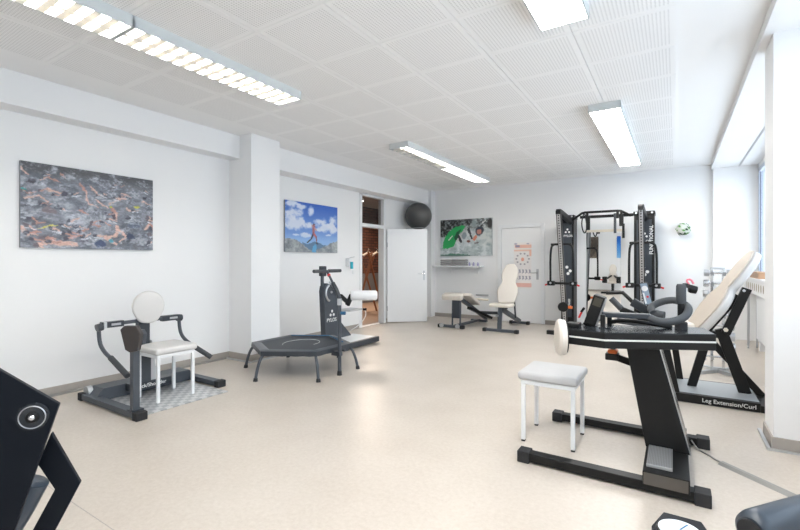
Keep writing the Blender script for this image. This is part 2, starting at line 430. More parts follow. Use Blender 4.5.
# right wall: parapet, lintel, pillars
wr = MB()
wr.box(XR, XR+0.25, YF-0.2, YB+0.2, 0, 1.06)
wr.box(XR, XR+0.25, YF-0.2, YB+0.2, 2.80, ZC+0.01)
for a, b_ in ((YF-0.2, YF+0.25), (3.93, 4.265), (9.0, YB+0.2)): wr.box(XR, XR+0.25, a, b_, 1.06, 2.80)
struct(wr.build('wall_right', 'wall'), 'white window wall on the right')
struct(box(0.575, XR+0.01, 3.93, 4.265, 0, 2.885).build('trim_6', 'wall', bev=0.003), 'white pillar at the right edge')
struct(box(0.52, XR+0.01, YF, YB+0.01, 2.88, ZC+0.005).build('trim_7', 'wall'), 'white soffit along the window wall')
# curtain track in the soffit, cut line on the niche wall
ct = MB(); ct.box(0.885, 0.890, 4.27, 9.09, 2.872, 2.881); ct.box(0.900, 0.905, 4.27, 9.09, 2.872, 2.881)
struct(ct.build('trim_8', 'steel'), 'metal curtain track under the soffit')
struct(box(0.545, 1.139, 9.10, 9.201, 0, 2.882).build('trim_9', 'wall', bev=0.003), 'white wall section beside the window')
struct(box(0.884, 0.888, 9.096, 9.1005, 0.0, 2.86).build('trim_10', 'whitemat'), 'thin vertical joint on the wall by the window')
# baseboards
def base(name, x0, x1, y0, y1, lab, h=0.085):
    b = MB(); b.box(x0, x1, y0, y1, 0.0, h)
    return struct(b.build(name, 'skirt', bev=0.002, seg=1), lab)
base('baseboard_left', XL, XL+0.012, YF, 3.74, 'taupe skirting below the swimmers picture')
base('baseboard_pillar', -5.09, -4.65, 3.728, 3.742, 'taupe skirting on the near face of the left pillar')
base('baseboard_pillar', -4.652, -4.638, 3.728, 4.22, 'taupe skirting on the long face of the left pillar')
base('baseboard_left', -5.20, -5.188, 4.22, 6.72, 'taupe skirting below the mountain picture')
base('baseboard_left', -5.20, -5.188, 7.66, 9.0, 'taupe skirting behind the open door')
base('baseboard_back', -4.83, -3.27, 9.188, 9.2, 'taupe skirting below the wall shelf')
base('baseboard_back', -2.27, -1.75, 9.188, 9.2, 'taupe skirting between back door and cable machine')
base('baseboard_back', -0.66, 0.545, 9.188, 9.2, 'taupe skirting below the round wall plant')
base('baseboard_front', XL+.02, 1.1, -2.1, -2.088, 'taupe skirting on the wall behind the camera')
base('baseboard_right', 0.563, 0.577, 3.918, 4.265, 'taupe skirting on the side of the right pillar')
base('baseboard_right', 0.5755, 1.13, 3.918, 3.932, 'taupe skirting on the near face of the right pillar')
# cable channels on the floor
cc = MB(); cc.box(-5.06, -4.60, 3.66, 3.69, 0, 0.018); cc.box(-4.60, -4.575, 3.66, 4.30, 0, 0.018); cc.box(-4.60, -5.18, 4.30, 4.33, 0, 0.018)
struct(cc.build('trim_11', 'alu'), 'pale cable channel around the left pillar foot')
cc = MB(); cc.box(0.535, 0.555, 3.88, 4.30, 0, 0.02); cc.box(0.535, 1.1, 3.885, 3.91, 0, 0.012)
struct(cc.build('trim_12', 'alu'), 'pale cable channel around the right pillar foot')
cc = MB(); cc.box(-5.08, -5.05, YF+.1, 3.66, 0, 0.02)
struct(cc.build('trim_13', 'duct'), 'grey cable channel along the left wall')
# windows
def window(n, y0, y1, mull):
    fr = MB()
    z0, z1 = 1.06, 2.80
    fr.box(XR-0.01, XR+0.06, y0, y0+0.07, z0, z1); fr.box(XR-0.01, XR+0.06, y1-0.07, y1, z0, z1)
    fr.box(XR-0.01, XR+0.06, y0, y1, z0, z0+0.07); fr.box(XR-0.01, XR+0.06, y0, y1, z1-0.07, z1)
    root = struct(fr.build('window_%d' % n, 'frame', bev=0.004, seg=1), 'pale grey aluminium window with tall panes')
    for y in mull: box(XR-0.015, XR+0.05, y-0.045, y+0.045, z0+0.07, z1-0.07).build('mullion', 'frame', root, bev=0.004, seg=1)
    ys = [y0+0.07]+[v for m_ in mull for v in (m_-0.045, m_+0.045)]+[y1-0.07]
    for k in range(0, len(ys), 2):
        a, b_ = ys[k], ys[k+1]
        g = MB()
        for (p0, p1, q0, q1) in ((a, a+0.010, z0+.07, z1-.07), (b_-0.010, b_, z0+.07, z1-.07)): g.box(XR+0.006, XR+0.014, p0, p1, q0, q1)
        g.build('gasket', 'gasket', root)
        box(XR+0.015, XR+0.021, a+0.017, b_-0.017, z0+0.068, z1-0.068).build('pane', 'glass', root)
    return root
window(1, 4.265, 9.0, (5.35, 6.55, 7.75))
window(2, YF+0.25, 3.93, (-0.45, 1.05, 2.5))
# sill counter with oval vents, radiator cover below
sill = struct(box(0.93, XR+0.005, 4.27, 9.095, 1.03, 1.06).build('trim_14', 'white', bev=0.004), 'white window sill board on the right')
# hall behind the open door
hx0 = -8.2
struct(box(hx0-0.2, hx0, 6.0, 14.0, 0, 3.1).build('wall_hall_far', 'brick'), 'red brick wall of the hall beyond the door')
struct(box(hx0, hx0+0.012, 6.0, 14.0, 0, 0.92).build('trim_15', 'hallwall'), 'dark grey wainscot on the brick wall')
struct(box(hx0, wl2x-0.12, 6.0, 14.0, -0.1, 0.0).build('floor_hall', 'hallfloor'), 'brown hall floor')
struct(box(hx0, wl2x-0.12, 5.8, 14.0, 3.0, 3.1).build('ceiling_hall', 'hallceil'), 'hall ceiling')
struct(box(hx0, wl2x-0.12, 5.8, 6.0, 0, 3.0).build('wall_hall_near', 'hallwall'), 'near hall wall')
struct(box(hx0, wl2x-0.12, 13.8, 14.0, 0, 3.0).build('wall_hall_end', 'hallwall'), 'end wall of the hall')
struct(box(wl2x-0.12, wl2x-0.02, YB+0.19, 14.0, 0, 3.0).build('wall_hall_side', 'hallwall'), 'side wall of the hall')
area('hall_lamp_light', (-7.2, 9.4, 2.7), (0, 0, 0), 0.5, 0.5, 75, (1.0, 0.84, 0.70))
hl = thing('ceiling_spot', 'small round lit lamp on the hall ceiling seen through the transom', 'lamp', (-7.2, 9.4, 3.0))
MB().cone((-7.2, 9.4, 3.0), (-7.2, 9.4, 2.93), 0.09).build('lamp_housing', 'white', hl, smooth=True)
MB().cone((-7.2, 9.4, 2.932), (-7.2, 9.4, 2.925), 0.07).build('diffuser', 'diffuse_lamp', hl)
# door frame (left) + transom
df = MB()
for (a, b_) in ((6.745, 6.815), (7.565, 7.635)): df.box(wl2x-0.13, wl2x+0.015, a, b_, 0, 2.665)
df.box(wl2x-0.13, wl2x+0.015, 6.745, 7.635, 2.60, 2.665); df.box(wl2x-0.13, wl2x+0.015, 6.80, 7.58, 1.985, 2.055)
dfo = struct(df.build('door_1', 'white', bev=0.003, seg=1), 'white frame of the open door with a glazed transom')
box(wl2x-0.07, wl2x-0.064, 6.80, 7.58, 2.05, 2.61).build('pane', 'greyglass', dfo)
box(wl2x-0.13, wl2x+0.01, 6.81, 7.57, 0, 0.008).build('threshold', 'steel', dfo)
# open leaf: hinge (-5.19,7.62) free (-4.49,8.19)
hp, fp = Vector((-5.165, 7.66, 0)), Vector((-4.49, 8.18, 0))
dl = thing('door_leaf', 'plain white door leaf standing open beside the hall doorway', 'door', hp)
MB().bar(hp+V(0,0,1.0), fp+V(0,0,1.0), 0.04, 1.97, up=(0,0,1)).build('panel', 'white', dl, bev=0.002, seg=1)
dn = (fp-hp).normalized(); nn = Vector((dn.y, -dn.x, 0))
hb = fp - dn*0.07
MB().cone(hb+V(0,0,1.04)+nn*0.02, hb+V(0,0,1.04)+nn*0.065, 0.009, n=10).tube([hb+V(0,0,1.04)+nn*0.06, hb-dn*0.06+V(0,0,1.04)+nn*0.062, hb-dn*0.13+V(0,0,1.04)+nn*0.06], 0.009).build('handle', 'chrome', dl, smooth=True)
MB().bar(hb+V(0,0,0.90)+nn*0.022, hb+V(0,0,1.10)+nn*0.022, 0.035, 0.005, up=nn).build('handle_plate', 'steel', dl)
for z_ in (.25, 1.6): MB().cone(hp+V(0,0,z_)+nn*0.02, hp+V(0,0,z_+.1)+nn*0.02, 0.010, n=8).build('hinge', 'steel', dl)
# back door
bd = MB(); bd.box(-3.27, -3.19, 9.15, 9.2, 0, 2.09); bd.box(-2.35, -2.27, 9.15, 9.2, 0, 2.09); bd.box(-3.19, -2.35, 9.151, 9.199, 2.01, 2.089)
bdo = struct(bd.build('door_2', 'white', bev=0.004, seg=1), 'closed white door in the back wall')
box(-3.188, -2.352, 9.175, 9.198, 0.01, 2.006).build('panel', 'whitemat', bdo, bev=0.002, seg=1)
MB().cone((-2.42, 9.175, 1.06), (-2.42, 9.12, 1.06), 0.010, n=10).tube([(-2.42, 9.125, 1.06), (-2.48, 9.122, 1.06), (-2.55, 9.125, 1.06)], 0.010).build('handle', 'chrome', bdo, smooth=True)
box(-2.445, -2.395, 9.168, 9.176, 0.92, 1.14).build('handle_plate', 'steel', bdo, bev=0.002, seg=1)

# ================================================================ CEILING LAMPS
def lamp_unit_louvre():
    t = thing('ceiling_lamp', 'x', 'lamp', (0, 0, ZC))
    L = 1.55; W_ = 0.31; z = ZC
    b = MB(); b.box(-W_/2, W_/2, 0, L, z-0.03, z)
    b.box(-W_/2, -W_/2+0.012, 0, L, z-0.085, z-0.03); b.box(W_/2-0.012, W_/2, 0, L, z-0.085, z-0.03)
    b.box(-W_/2, W_/2, 0, 0.012, z-0.085, z-0.03); b.box(-W_/2, W_/2, L-0.012, L, z-0.085, z-0.03)
    b.build('housing', 'lampbody', t)
    for x in (-0.07, 0.07): MB().cone((x, 0.03, z-0.045), (x, L-0.03, z-0.045), 0.008, n=8).build('lamp_tube', 'tube', t)
    MB().hull([(-0.012, .012, z-.084), (0.012, .012, z-.084), (0, .012, z-.035), (-0.012, L-.012, z-.084), (0.012, L-.012, z-.084), (0, L-.012, z-.035)],
              [(0,1,2),(3,5,4),(0,3,4,1),(1,4,5,2),(2,5,3,0)]).build('centre_reflector', 'louvre', t)
    n = 15; me = None
    for k in range(1, n):
        y = L*k/n
        if me is None:
            q = MB()
            for (xa, xb) in ((-W_/2+.012, -.010), (.010, W_/2-.012)):
                q.hull([(xa, y-.022, z-.084), (xa, y+.022, z-.084), (xa, y, z-.05), (xb, y-.022, z-.084), (xb, y+.022, z-.084), (xb, y, z-.05)],
                       [(0,1,2),(3,5,4),(0,3,4,1),(1,4,5,2),(2,5,3,0)])
            ob = q.build('louvre_blade', 'louvre', t); me = ob.data; y_first = y
        else:
            ob = bpy.data.objects.new('louvre_blade', me); COL.objects.link(ob); ob.parent = t; ob.location = (0, y-y_first, 0)
    return t
def lamp_unit_flat():
    t = thing('ceiling_lamp', 'x', 'lamp', (0, 0, ZC))
    L = 1.55; W_ = 0.31; z = ZC
    b = MB(); b.box(-W_/2, W_/2, 0, L, z-0.03, z)
    b.box(-W_/2, -W_/2+0.010, 0, L, z-0.085, z-0.03); b.box(W_/2-0.010, W_/2, 0, L, z-0.085, z-0.03)
    b.box(-W_/2, W_/2, 0, 0.010, z-0.085, z-0.03); b.box(-W_/2, W_/2, L-0.010, L, z-0.085, z-0.03)
    b.build('housing', 'lampbody', t)
    box(-W_/2+.010, -0.004, .010, L-.010, z-.080, z-.072).build('diffuser', 'diffuse_lamp', t)
    box(0.004, W_/2-.010, .010, L-.010, z-.080, z-.072).build('diffuser', 'diffuse_lamp', t)
    box(-0.004, 0.004, .010, L-.010, z-.086, z-.07).build('centre_rib', 'hanger', t)
    return t
LG = 'ceiling lamps'
lu = lamp_unit_louvre(); lu.location = (-3.235, 1.52, ZC); lu['label'] = 'lit louvred ceiling lamp, the complete one in the near left row'; lu['group'] = LG
l2 = copy_tree(lu, (-3.235, -0.035, ZC), 'louvred ceiling lamp cut off by the top left corner of the photo')
l3 = copy_tree(lu, (-3.25, 5.10, ZC), 'far left ceiling lamp, near half, with a dull grey louvre on one side')
l4 = copy_tree(lu, (-3.25, 6.66, ZC), 'far left ceiling lamp, half closest to the back wall')
# one row of l3 is dark
for ch in l3.children:
    if ch.name.startswith('lamp_tube') and ch.data.vertices[0].co.x < 0:
        bpy.data.objects.remove(ch); break
lf = lamp_unit_flat(); lf.location = (-0.625, 4.97, ZC); lf['label'] = 'bright flat ceiling lamp on the right, near half'; lf['group'] = LG
copy_tree(lf, (-0.625, 6.53, ZC), 'bright flat ceiling lamp on the right, far half by the back wall')
copy_tree(lf, (-0.625, 1.49, ZC), 'bright ceiling lamp cut off by the top edge of the photo')
copy_tree(lf, (-0.625, -0.07, ZC), 'ceiling lamp above the camera in the right row')

# ================================================================ PICTURES
def canvas(name, label, cat, pic, o, ax, W, H, nrm, edge='black', th=0.03):
    o = Vector(o); ax = Vector(ax); nrm = Vector(nrm)
    t = thing(name, label, cat, o - V(0,0,H) + ax*(W/2))
    b = MB(); c = o + ax*(W/2) - V(0,0,H/2) + nrm*(th/2)
    b.bar(c-ax*(W/2), c+ax*(W/2), th, H, up=(0,0,1)); b.build('canvas_edge', edge, t)
    print_mesh('print', pic, o+nrm*(th+0.001), ax, V(0,0,1), W, H, t)
    return t
M['edge'] = mat('canvas_edge_grey', (0.25, 0.26, 0.28), 0.6)
# swimmers
p = Pic(236, 156)
n = fbm(156, 236, 14, 9, 3, 5); n2 = fbm(156, 236, 34, 26, 8, 3)
base_c = np.stack([0.40+0.28*(n-.5)*2, 0.42+0.28*(n-.5)*2, 0.46+0.28*(n-.5)*2], -1); p.a = base_c
p.mix(np.clip((0.18-p.Y)/0.14+(n-.5)*1.2, 0, 1)*0.8, (0.20, 0.20, 0.20))
foam = np.clip((fbm(156, 236, 9, 10, 21, 5)-0.53)*7, 0, 1)*np.clip((n2-.38)*4, 0, 1); p.mix(foam*0.75, (0.80, 0.82, 0.87))
p.mix(np.clip((p.Y-.6)/.4, 0, 1)*np.clip((n2-.5)*3, 0, 1)*0.5, (0.35, 0.33, 0.33))
sk = (0.86, 0.68, 0.61); sk2 = (0.72, 0.50, 0.45)
for (x, y, r) in ((.30, .50, .09), (.36, .62, .10), (.52, .86, .08), (.62, .42, .06), (.9, .3, .05), (.44, .3, .06), (.13, .25, .05)):
    m_ = np.clip(1-np.hypot(p.X-x, (p.Y-y)*.66)/r, 0, 1); p.mix(m_*np.clip((n2-.25)*2.5, 0, 1)*.8, (0.84, 0.86, 0.91))
arms = [(.0,.07,.03,.14,.010,sk),(.12,.19,.17,.15,.007,sk),(.17,.15,.24,.20,.007,sk2),(.39,.17,.43,.27,.011,sk2),(.43,.27,.44,.38,.009,sk),(.44,.37,.52,.45,.008,sk),
 (.47,.20,.52,.28,.008,sk),(.17,.30,.28,.31,.008,sk),(.02,.42,.10,.38,.008,sk),(.10,.38,.17,.42,.007,sk),(.38,.50,.45,.55,.009,sk2),(.62,.38,.68,.32,.009,sk),
 (.68,.32,.76,.31,.010,sk),(.72,.25,.80,.27,.006,sk),(.52,.36,.60,.44,.009,sk),(.64,.45,.69,.50,.014,sk2),(.69,.50,.67,.58,.010,sk),(.76,.45,.83,.47,.010,sk),
 (.92,.70,.98,.60,.014,sk),(.97,.60,1.0,.68,.014,sk2),(.67,.68,.69,.78,.016,sk),(.69,.78,.61,.84,.013,sk),(.69,.72,.76,.82,.013,sk),(.76,.82,.70,.88,.011,sk),(.60,.84,.66,.92,.018,sk),
 (.01,.76,.04,.85,.012,sk),(.04,.83,.10,.85,.008,sk),(.10,.97,.18,.91,.018,sk),(.18,.91,.36,.95,.022,sk),(.90,.31,.97,.34,.008,sk),(.28,.12,.24,.08,.005,sk2)]
for (x0, y0, x1, y1, r, c) in arms: p.cap(x0, y0, x1, y1, r, c, r1=r*0.75, soft=0.006)
for (x, y, rx, ry, c) in ((.29,.32,.025,.025,(.2,.2,.26)),(.79,.81,.035,.045,(.12,.17,.28)),(.55,.93,.035,.045,(.16,.22,.36)),(.63,.88,.018,.025,(.25,.60,.68)),(.91,.27,.022,.02,(.16,.17,.22)),
   (.64,.19,.018,.04,(.24,.22,.24)),(.18,.55,.05,.03,(.45,.40,.42)),(.655,.54,.018,.05,(.28,.22,.26)),(.02,.32,.02,.025,(.10,.55,.50)),(.77,.56,.022,.018,(.2,.2,.25)),(.63,.42,.015,.012,(.75,.75,.2)),(.86,.39,.022,.016,(.80,.78,.25)),(.06,.22,.025,.02,(.2,.2,.24)),(.83,.66,.06,.03,(.30,.34,.42)),(.42,.90,.04,.02,(.33,.33,.38))):
    p.ell(x, y, rx, ry, c, soft=.3)
p.poly([(.10,.78),(.20,.70),(.24,.71),(.18,.76)], (.80,.76,.28))
rs = random.Random(12)
for k in range(46):
    x = rs.uniform(0, 1); y = rs.uniform(.10, .98); q = .5+.9*y; a = rs.uniform(-.9, .9)
    p.ell(x, y, .016*q, .018*q, (.22,.22,.27) if k % 3 else (.34,.30,.33), a, .5)
    p.cap(x+.02*q, y, x+.02*q+.05*q*math.cos(a), y+.06*q*math.sin(a), .006*q, sk if k % 2 else sk2, r1=.004*q, soft=.006)
    if k % 2: p.cap(x, y+.03, x+.06*q, y+.03+.02*math.sin(a*3), .004, (.84,.86,.90), soft=.006)
p.warp(.022, 12, 91); p.warp(.008, 40, 95)
sp_ = np.clip((fbm(156, 236, 16, 14, 55, 5)-.50)*6, 0, 1)*np.clip((fbm(156, 236, 50, 60, 99, 2)-.35)*4, 0, 1); p.mix(sp_*.55, (.78,.80,.85))
gr_ = fbm(156, 236, 70, 60, 12, 2); p.a = p.a*(0.82+.36*gr_)[..., None]
soften(p, .22, (.64,.65,.68))
canvas('wall_picture', 'large grey picture of many open-water swimmers on the left wall', 'picture', p, (XL+.001, 1.509, 2.227), (0, 1, 0), 1.195, 0.80, (1, 0, 0), 'edge')
# runner above the fjord
p = Pic(150, 102)
Y, X = p.Y, p.X
p.a = np.stack([0.16+0.45*Y, 0.36+0.38*Y, 0.75+0.17*Y], -1)
cn = fbm(102, 150, 6, 7, 5, 5)
for (x, y, rx, ry) in ((.10,.22,.20,.13),(.22,.42,.22,.12),(.42,.46,.16,.09),(.08,.05,.12,.07),(.26,.08,.10,.06),(.46,.16,.07,.09),(.66,.35,.15,.09),(.72,.45,.20,.09),(.92,.30,.13,.12),(.95,.50,.12,.09),(.35,.64,.09,.05),(.60,.52,.10,.05),(.18,.65,.06,.02),(.8,.62,.05,.02),(.85,.40,.1,.08)):
    d = 1-np.hypot((X-x)/rx, (Y-y)/ry); p.mix(np.clip(d*1.8+(cn-.45)*3.2, 0, 1)*.92, (0.90, 0.92, 0.97))
p.mix(np.clip((Y-.62)/.14, 0, 1)*.5, (0.62, 0.80, 0.94))
rk = fbm(102, 150, 16, 20, 31, 4); rc = np.stack([0.30+.55*rk, 0.33+.53*rk, 0.36+.50*rk], -1)
def region(msk): p.a[msk] = rc[msk]
p.mix(((Y > .80+.03*np.sin(X*20)) & (X > .3) & (X < .75)).astype(float)*.85, (0.30, 0.42, 0.55))
region(Y > .74+.24*np.clip((X-.16)/.32, 0, 1)**1.1+.04*(rk-.5)); region(Y > .95-.24*np.clip((X-.56)/.44, 0, 1)+.04*(rk-.5)*2)
p.poly([(.48,1),(.49,.86),(.54,.82),(.57,.86),(.55,1)], (0.36, 0.66, 0.84))
p.cap(.51,.45,.50,.60,.022,(.70,.42,.44)); p.ell(.515,.42,.018,.024,(.35,.22,.20)); p.cap(.52,.49,.56,.53,.009,(.80,.56,.52)); p.cap(.50,.48,.47,.44,.008,(.80,.56,.52))
p.cap(.50,.60,.45,.74,.016,(.22,.22,.28),r1=.010); p.cap(.45,.74,.39,.80,.010,(.18,.18,.22)); p.cap(.51,.61,.56,.68,.016,(.80,.42,.44)); p.cap(.56,.68,.565,.80,.012,(.55,.36,.36),r1=.008); p.cap(.56,.80,.59,.82,.008,(.15,.15,.2))
p.warp(.012, 16, 33)
soften(p, .10)
canvas('wall_picture', 'blue sky picture of a runner leaping over a fjord beside the doorway', 'picture', p, (-5.199, 4.80, 2.27), (0, 1, 0), 1.25, 0.82, (1, 0, 0), 'edge')
# kayaker
p = Pic(150, 100); Y, X = p.Y, p.X
n = fbm(100, 150, 10, 14, 77, 5); n2 = fbm(100, 150, 22, 30, 71, 3)
p.a = np.stack([0.76+.30*(n-.5)*2, 0.80+.26*(n-.5)*2, 0.80+.26*(n-.5)*2], -1)
p.mix(np.clip((.46-Y-.10*X)/.10+(n-.5)*5, 0, 1)*np.clip((.9-X*.6+(n2-.5)*2), 0, 1), (0.10, 0.10, 0.09))
p.mix(np.clip((n2-.6)*6, 0, 1)*.5*(Y > .6), (0.45, 0.52, 0.55))
p.mix(np.clip(1-np.hypot((X-.55)/.30, (Y-.45)/.30), 0, 1)*2*np.clip((n-.25)*4, 0, 1)*.85, (0.84, 0.86, 0.86))
p.mix(np.clip(1-np.hypot((X-.9)/.2, (Y-.5)/.35), 0, 1)*2*np.clip((n-.3)*4, 0, 1)*.8, (0.84, 0.86, 0.84))
gr = (0.10, 0.66, 0.30)
p.poly([(.04,.78),(.06,.58),(.16,.33),(.30,.20),(.44,.16),(.50,.18),(.45,.30),(.36,.42),(.30,.62),(.27,.74),(.14,.80)], gr)
p.poly([(.27,.50),(.33,.34),(.42,.24),(.37,.40),(.31,.60)], (0.05, 0.30, 0.16)); p.cap(.17,.56,.24,.44,.010,(.90,.94,.90))
p.cap(.36,.55,.47,.38,.035,(.80,.80,.78)); p.ell(.47,.45,.05,.09,(.55,.60,.62),soft=.3); p.cap(.56,.28,.62,.52,.026,(.16,.17,.18),r1=.016); p.cap(.36,.45,.41,.60,.020,(.14,.14,.16))
p.ell(.77,.33,.075,.13,(.16,.18,.22),.3,.25); p.ell(.765,.36,.045,.075,(.80,.50,.44),0,.25); p.cap(.66,.55,.70,.48,.026,(.88,.50,.38)); p.ell(.56,.60,.035,.04,(.45,.25,.20),0,.3)
p.cap(.82,.12,.88,.06,.010,(.92,.92,.90)); p.ell(.66,.13,.05,.10,(.55,.60,.60),0,.5); p.ell(.96,.14,.05,.13,(.14,.13,.12),0,.5); p.cap(.68,.66,.73,.64,.012,(.40,.34,.34))
p.poly([(0,.97),(.25,.93),(.6,.97),(.6,1),(0,1)], (.30,.48,.40))
p.warp(.016, 14, 35)
soften(p, .15)
canvas('wall_picture', 'picture of a kayaker with a bright green boat in white water', 'picture', p, (-4.67, 9.199, 2.262), (1, 0, 0), 1.265, 0.835, (0, -1, 0), 'edge')
# pictures seen only in the mirror
p = Pic(40, 60); n = fbm(60, 40, 8, 5, 5, 4); p.a = np.stack([.30+.4*n, .26+.36*n, .22+.32*n], -1)*(.55+.6*np.abs(p.Y-.5))[..., None]
canvas('wall_picture', 'dull brown upright picture reflected in the left of the mirror', 'picture', p, (-2.79, -2.099, 2.36), (-1, 0, 0), 0.46, 0.92, (0, 1, 0), 'edge')
p = Pic(30, 60); p.a = np.stack([.05+.45*p.Y, .38+.35*p.Y, .78+.12*p.Y], -1)
canvas('wall_picture', 'bright blue upright picture reflected at the right of the mirror', 'picture', p, (-1.5, -2.099, 2.36), (-1, 0, 0), 0.58, 0.92, (0, 1, 0), 'edge')
# exercise chart on the back door
p = Pic(60, 140); p.a[:] = (0.93, 0.91, 0.90); og = (0.94, 0.62, 0.48); Y, X = p.Y, p.X
p.mix(((Y > .05) & (Y < .12) & (X > .05)).astype(float), og); p.mix(((Y > .06) & (Y < .105) & (X > .08) & (X < .34)).astype(float), (.35,.33,.50)); p.ell(.1,.03,.09,.02,(.55,.55,.68)); p.ell(.8,.03,.09,.015,(.55,.55,.68))
p.mix(((Y > .155) & (Y < .195)).astype(float)*.8, og); p.mix(((X > .88) & (Y > .155) & (Y < .30)).astype(float), og)
p.mix(((Y > .885) & (Y < .975)).astype(float), (.93,.60,.52))
p.ell(.5,.37,.09,.04,(.90,.45,.30))
for k in range(10):
    a = 2*math.pi*k/10; p.ell(.5+.36*math.cos(a), .36+.12*math.sin(a), .055, .018, (.45,.42,.45))
for j in range(2):
    for k in range(5): p.cap(.12+.19*k, .60+.14*j, .18+.19*k, .65+.14*j, .035, (.45,.45,.52)); p.cap(.18+.19*k, .60+.14*j, .10+.19*k, .67+.14*j, .02, (.35,.35,.45))
soften(p, .45, (.95,.93,.92))
pt = thing('poster', 'white and orange exercise chart taped to the back door', 'poster', (-2.72, 9.174, 0.72))
print_mesh('chart_print', p, (-2.915, 9.171, 1.70), (1,0,0), (0,0,1), 0.37, 0.97, pt)
box(-2.915, -2.545, 9.172, 9.1745, 0.73, 1.70).build('paper_sheet', 'paper', pt)

# ================================================================ WALL ITEMS
t = thing('soap_dispenser', 'white wall dispenser with a blue bottle beside the doorway', 'dispenser', (-5.19, 6.36, 1.14))
box(-5.199, -5.11, 6.31, 6.41, 1.20, 1.36).build('housing', 'white', t, bev=0.012)
MB().cone((-5.085, 6.36, 1.16), (-5.085, 6.36, 1.29), 0.028, n=14).build('bottle', 'cyan', t, smooth=True)
MB().tube([(-5.15, 6.37, 1.36), (-5.10, 6.39, 1.375), (-5.07, 6.43, 1.385)], 0.005).build('lever', 'steel', t, smooth=True)
t = thing('wall_switch', 'small white light switch right of the soap dispenser', 'switch', (-5.195, 6.56, 1.05))
box(-5.199, -5.188, 6.52, 6.60, 1.06, 1.14).build('plate', 'white', t, bev=0.003); box(-5.19, -5.183, 6.535, 6.585, 1.07, 1.13).build('rocker', 'whitemat', t)
# gym ball on a wall bracket
bc = Vector((-4.87, 8.47, 2.315))
br = thing('ball_bracket', 'wall bracket ring holding the gym ball behind the open door', 'bracket', (-5.19, 8.47, 2.02))
MB().tube([bc+V(.16*math.cos(a), .16*math.sin(a), -.272) for a in [2*math.pi*k/20 for k in range(20)]], 0.008, n=8, closed=True).build('ring', 'steel', br, smooth=True)
MB().tube([(-5.199, 8.47, 2.045), (-5.03, 8.47, 2.043)], 0.008, n=8).build('arm', 'steel', br)
ball = MB().ball(bc, 0.302, n=48); bo = ball.build('exercise_ball', 'ball', smooth=True)
tag(bo, 'large dark grey gym ball resting high above the open white door', 'ball')
# back shelf
t = thing('wall_shelf', 'white wall shelf under the kayak picture', 'shelf', (-4.2, 9.19, 1.18))
box(-4.80, -3.60, 8.97, 9.198, 1.17, 1.20).build('board', 'white', t, bev=0.002, seg=1)
for x in (-4.40, -3.74): MB().box(x-.012, x+.012, 8.99, 9.198, 1.15, 1.17).box(x-.012, x+.012, 9.18, 9.198, 1.02, 1.15).build('bracket', 'whitemat', t)
for k, (x, lb) in enumerate(((-4.44, 'grey folded towel stack on the wall shelf, left one'), (-4.12, 'grey folded towel stack on the wall shelf, right one'))):
    t = thing('towel_stack', lb, 'towel', (x, 9.08, 1.20), 'towels on the wall shelf')
    for j in range(3): box(x-.155, x+.155, 9.0, 9.16, 1.201+.048*j, 1.247+.048*j).build('towel', 'towel', t, smooth=True, bev=0.018, seg=3)
for x, lb in ((-3.90, 'small bottle next to the towels on the wall shelf'), (-3.80, 'small bottle in the middle of the three on the wall shelf'), (-3.70, 'small bottle nearest the right end of the wall shelf')):
    o = MB().lathe((x, 9.08, 1.20), (x, 9.08, 1.28), [(0,.022),(.6,.024),(.75,.012),(1,.012)], n=12)
    tag(o.build('bottle', mat('bottle_violet', (0.35,0.33,0.50), 0.3), smooth=True), lb, 'bottle', 'small bottles on the wall shelf')
# plant ball on the wall
c = Vector((0.118, 9.08, 1.86))
t = thing('wall_planter', 'round white and green plant globe hanging on the back wall', 'planter', (0.118, 9.19, 1.86))
MB().ball(c, 0.105, n=24).build('globe', mat('globe_white', (.70,.72,.66), .5), t, smooth=True)
MB().cone(c+V(0,.09,0), c+V(0,.119,0), .03, n=10).build('wall_plug', 'white', t)
rr = random.Random(4)
for k in range(34):
    a = rr.uniform(0, 2*math.pi); e = rr.uniform(-1.2, 1.2)
    d = Vector((math.cos(a)*math.cos(e), -abs(math.sin(a)*math.cos(e)), math.sin(e)))
    if d.y > -0.15: d.y = -0.15
    d.normalize(); u = d.cross(Vector((rr.random(), rr.random(), rr.random()))).normalized(); v = d.cross(u)
    b = MB(); l = rr.uniform(.022, .040); o = c+d*.107
    b.hull([o-u*l, o+v*l*.45+d*.006, o+u*l+d*.008, o-v*l*.45+d*.006, o-d*.004], [(0,1,2,3),(0,4,1),(1,4,2),(2,4,3),(3,4,0)])
    b.build('leaf', 'green' if k % 3 else 'dkgreen', t)
# mirror
t = thing('wall_mirror', 'tall mirror in a wide white surround between the cable towers', 'mirror', (-1.17, 9.19, 0))
box(-1.475, -0.865, 9.165, 9.172, 0.10, 1.87).build('mirror_glass', 'mirror', t)
fr = MB(); fr.box(-1.72, -1.475, 9.15, 9.198, 0.0, 2.02).box(-0.865, -0.66, 9.15, 9.198, 0.0, 2.02).box(-1.475, -0.865, 9.15, 9.198, 1.87, 2.02).box(-1.475, -0.865, 9.15, 9.198, 0, .10)
fr.build('surround', 'white', t)
box(-1.475, -0.865, 9.17, 9.196, 0.10, 1.87).build('backing', 'whitemat', t)
box(-1.50, -0.84, 9.135, 9.151, 1.865, 1.91).build('top_trim', 'hanger', t)

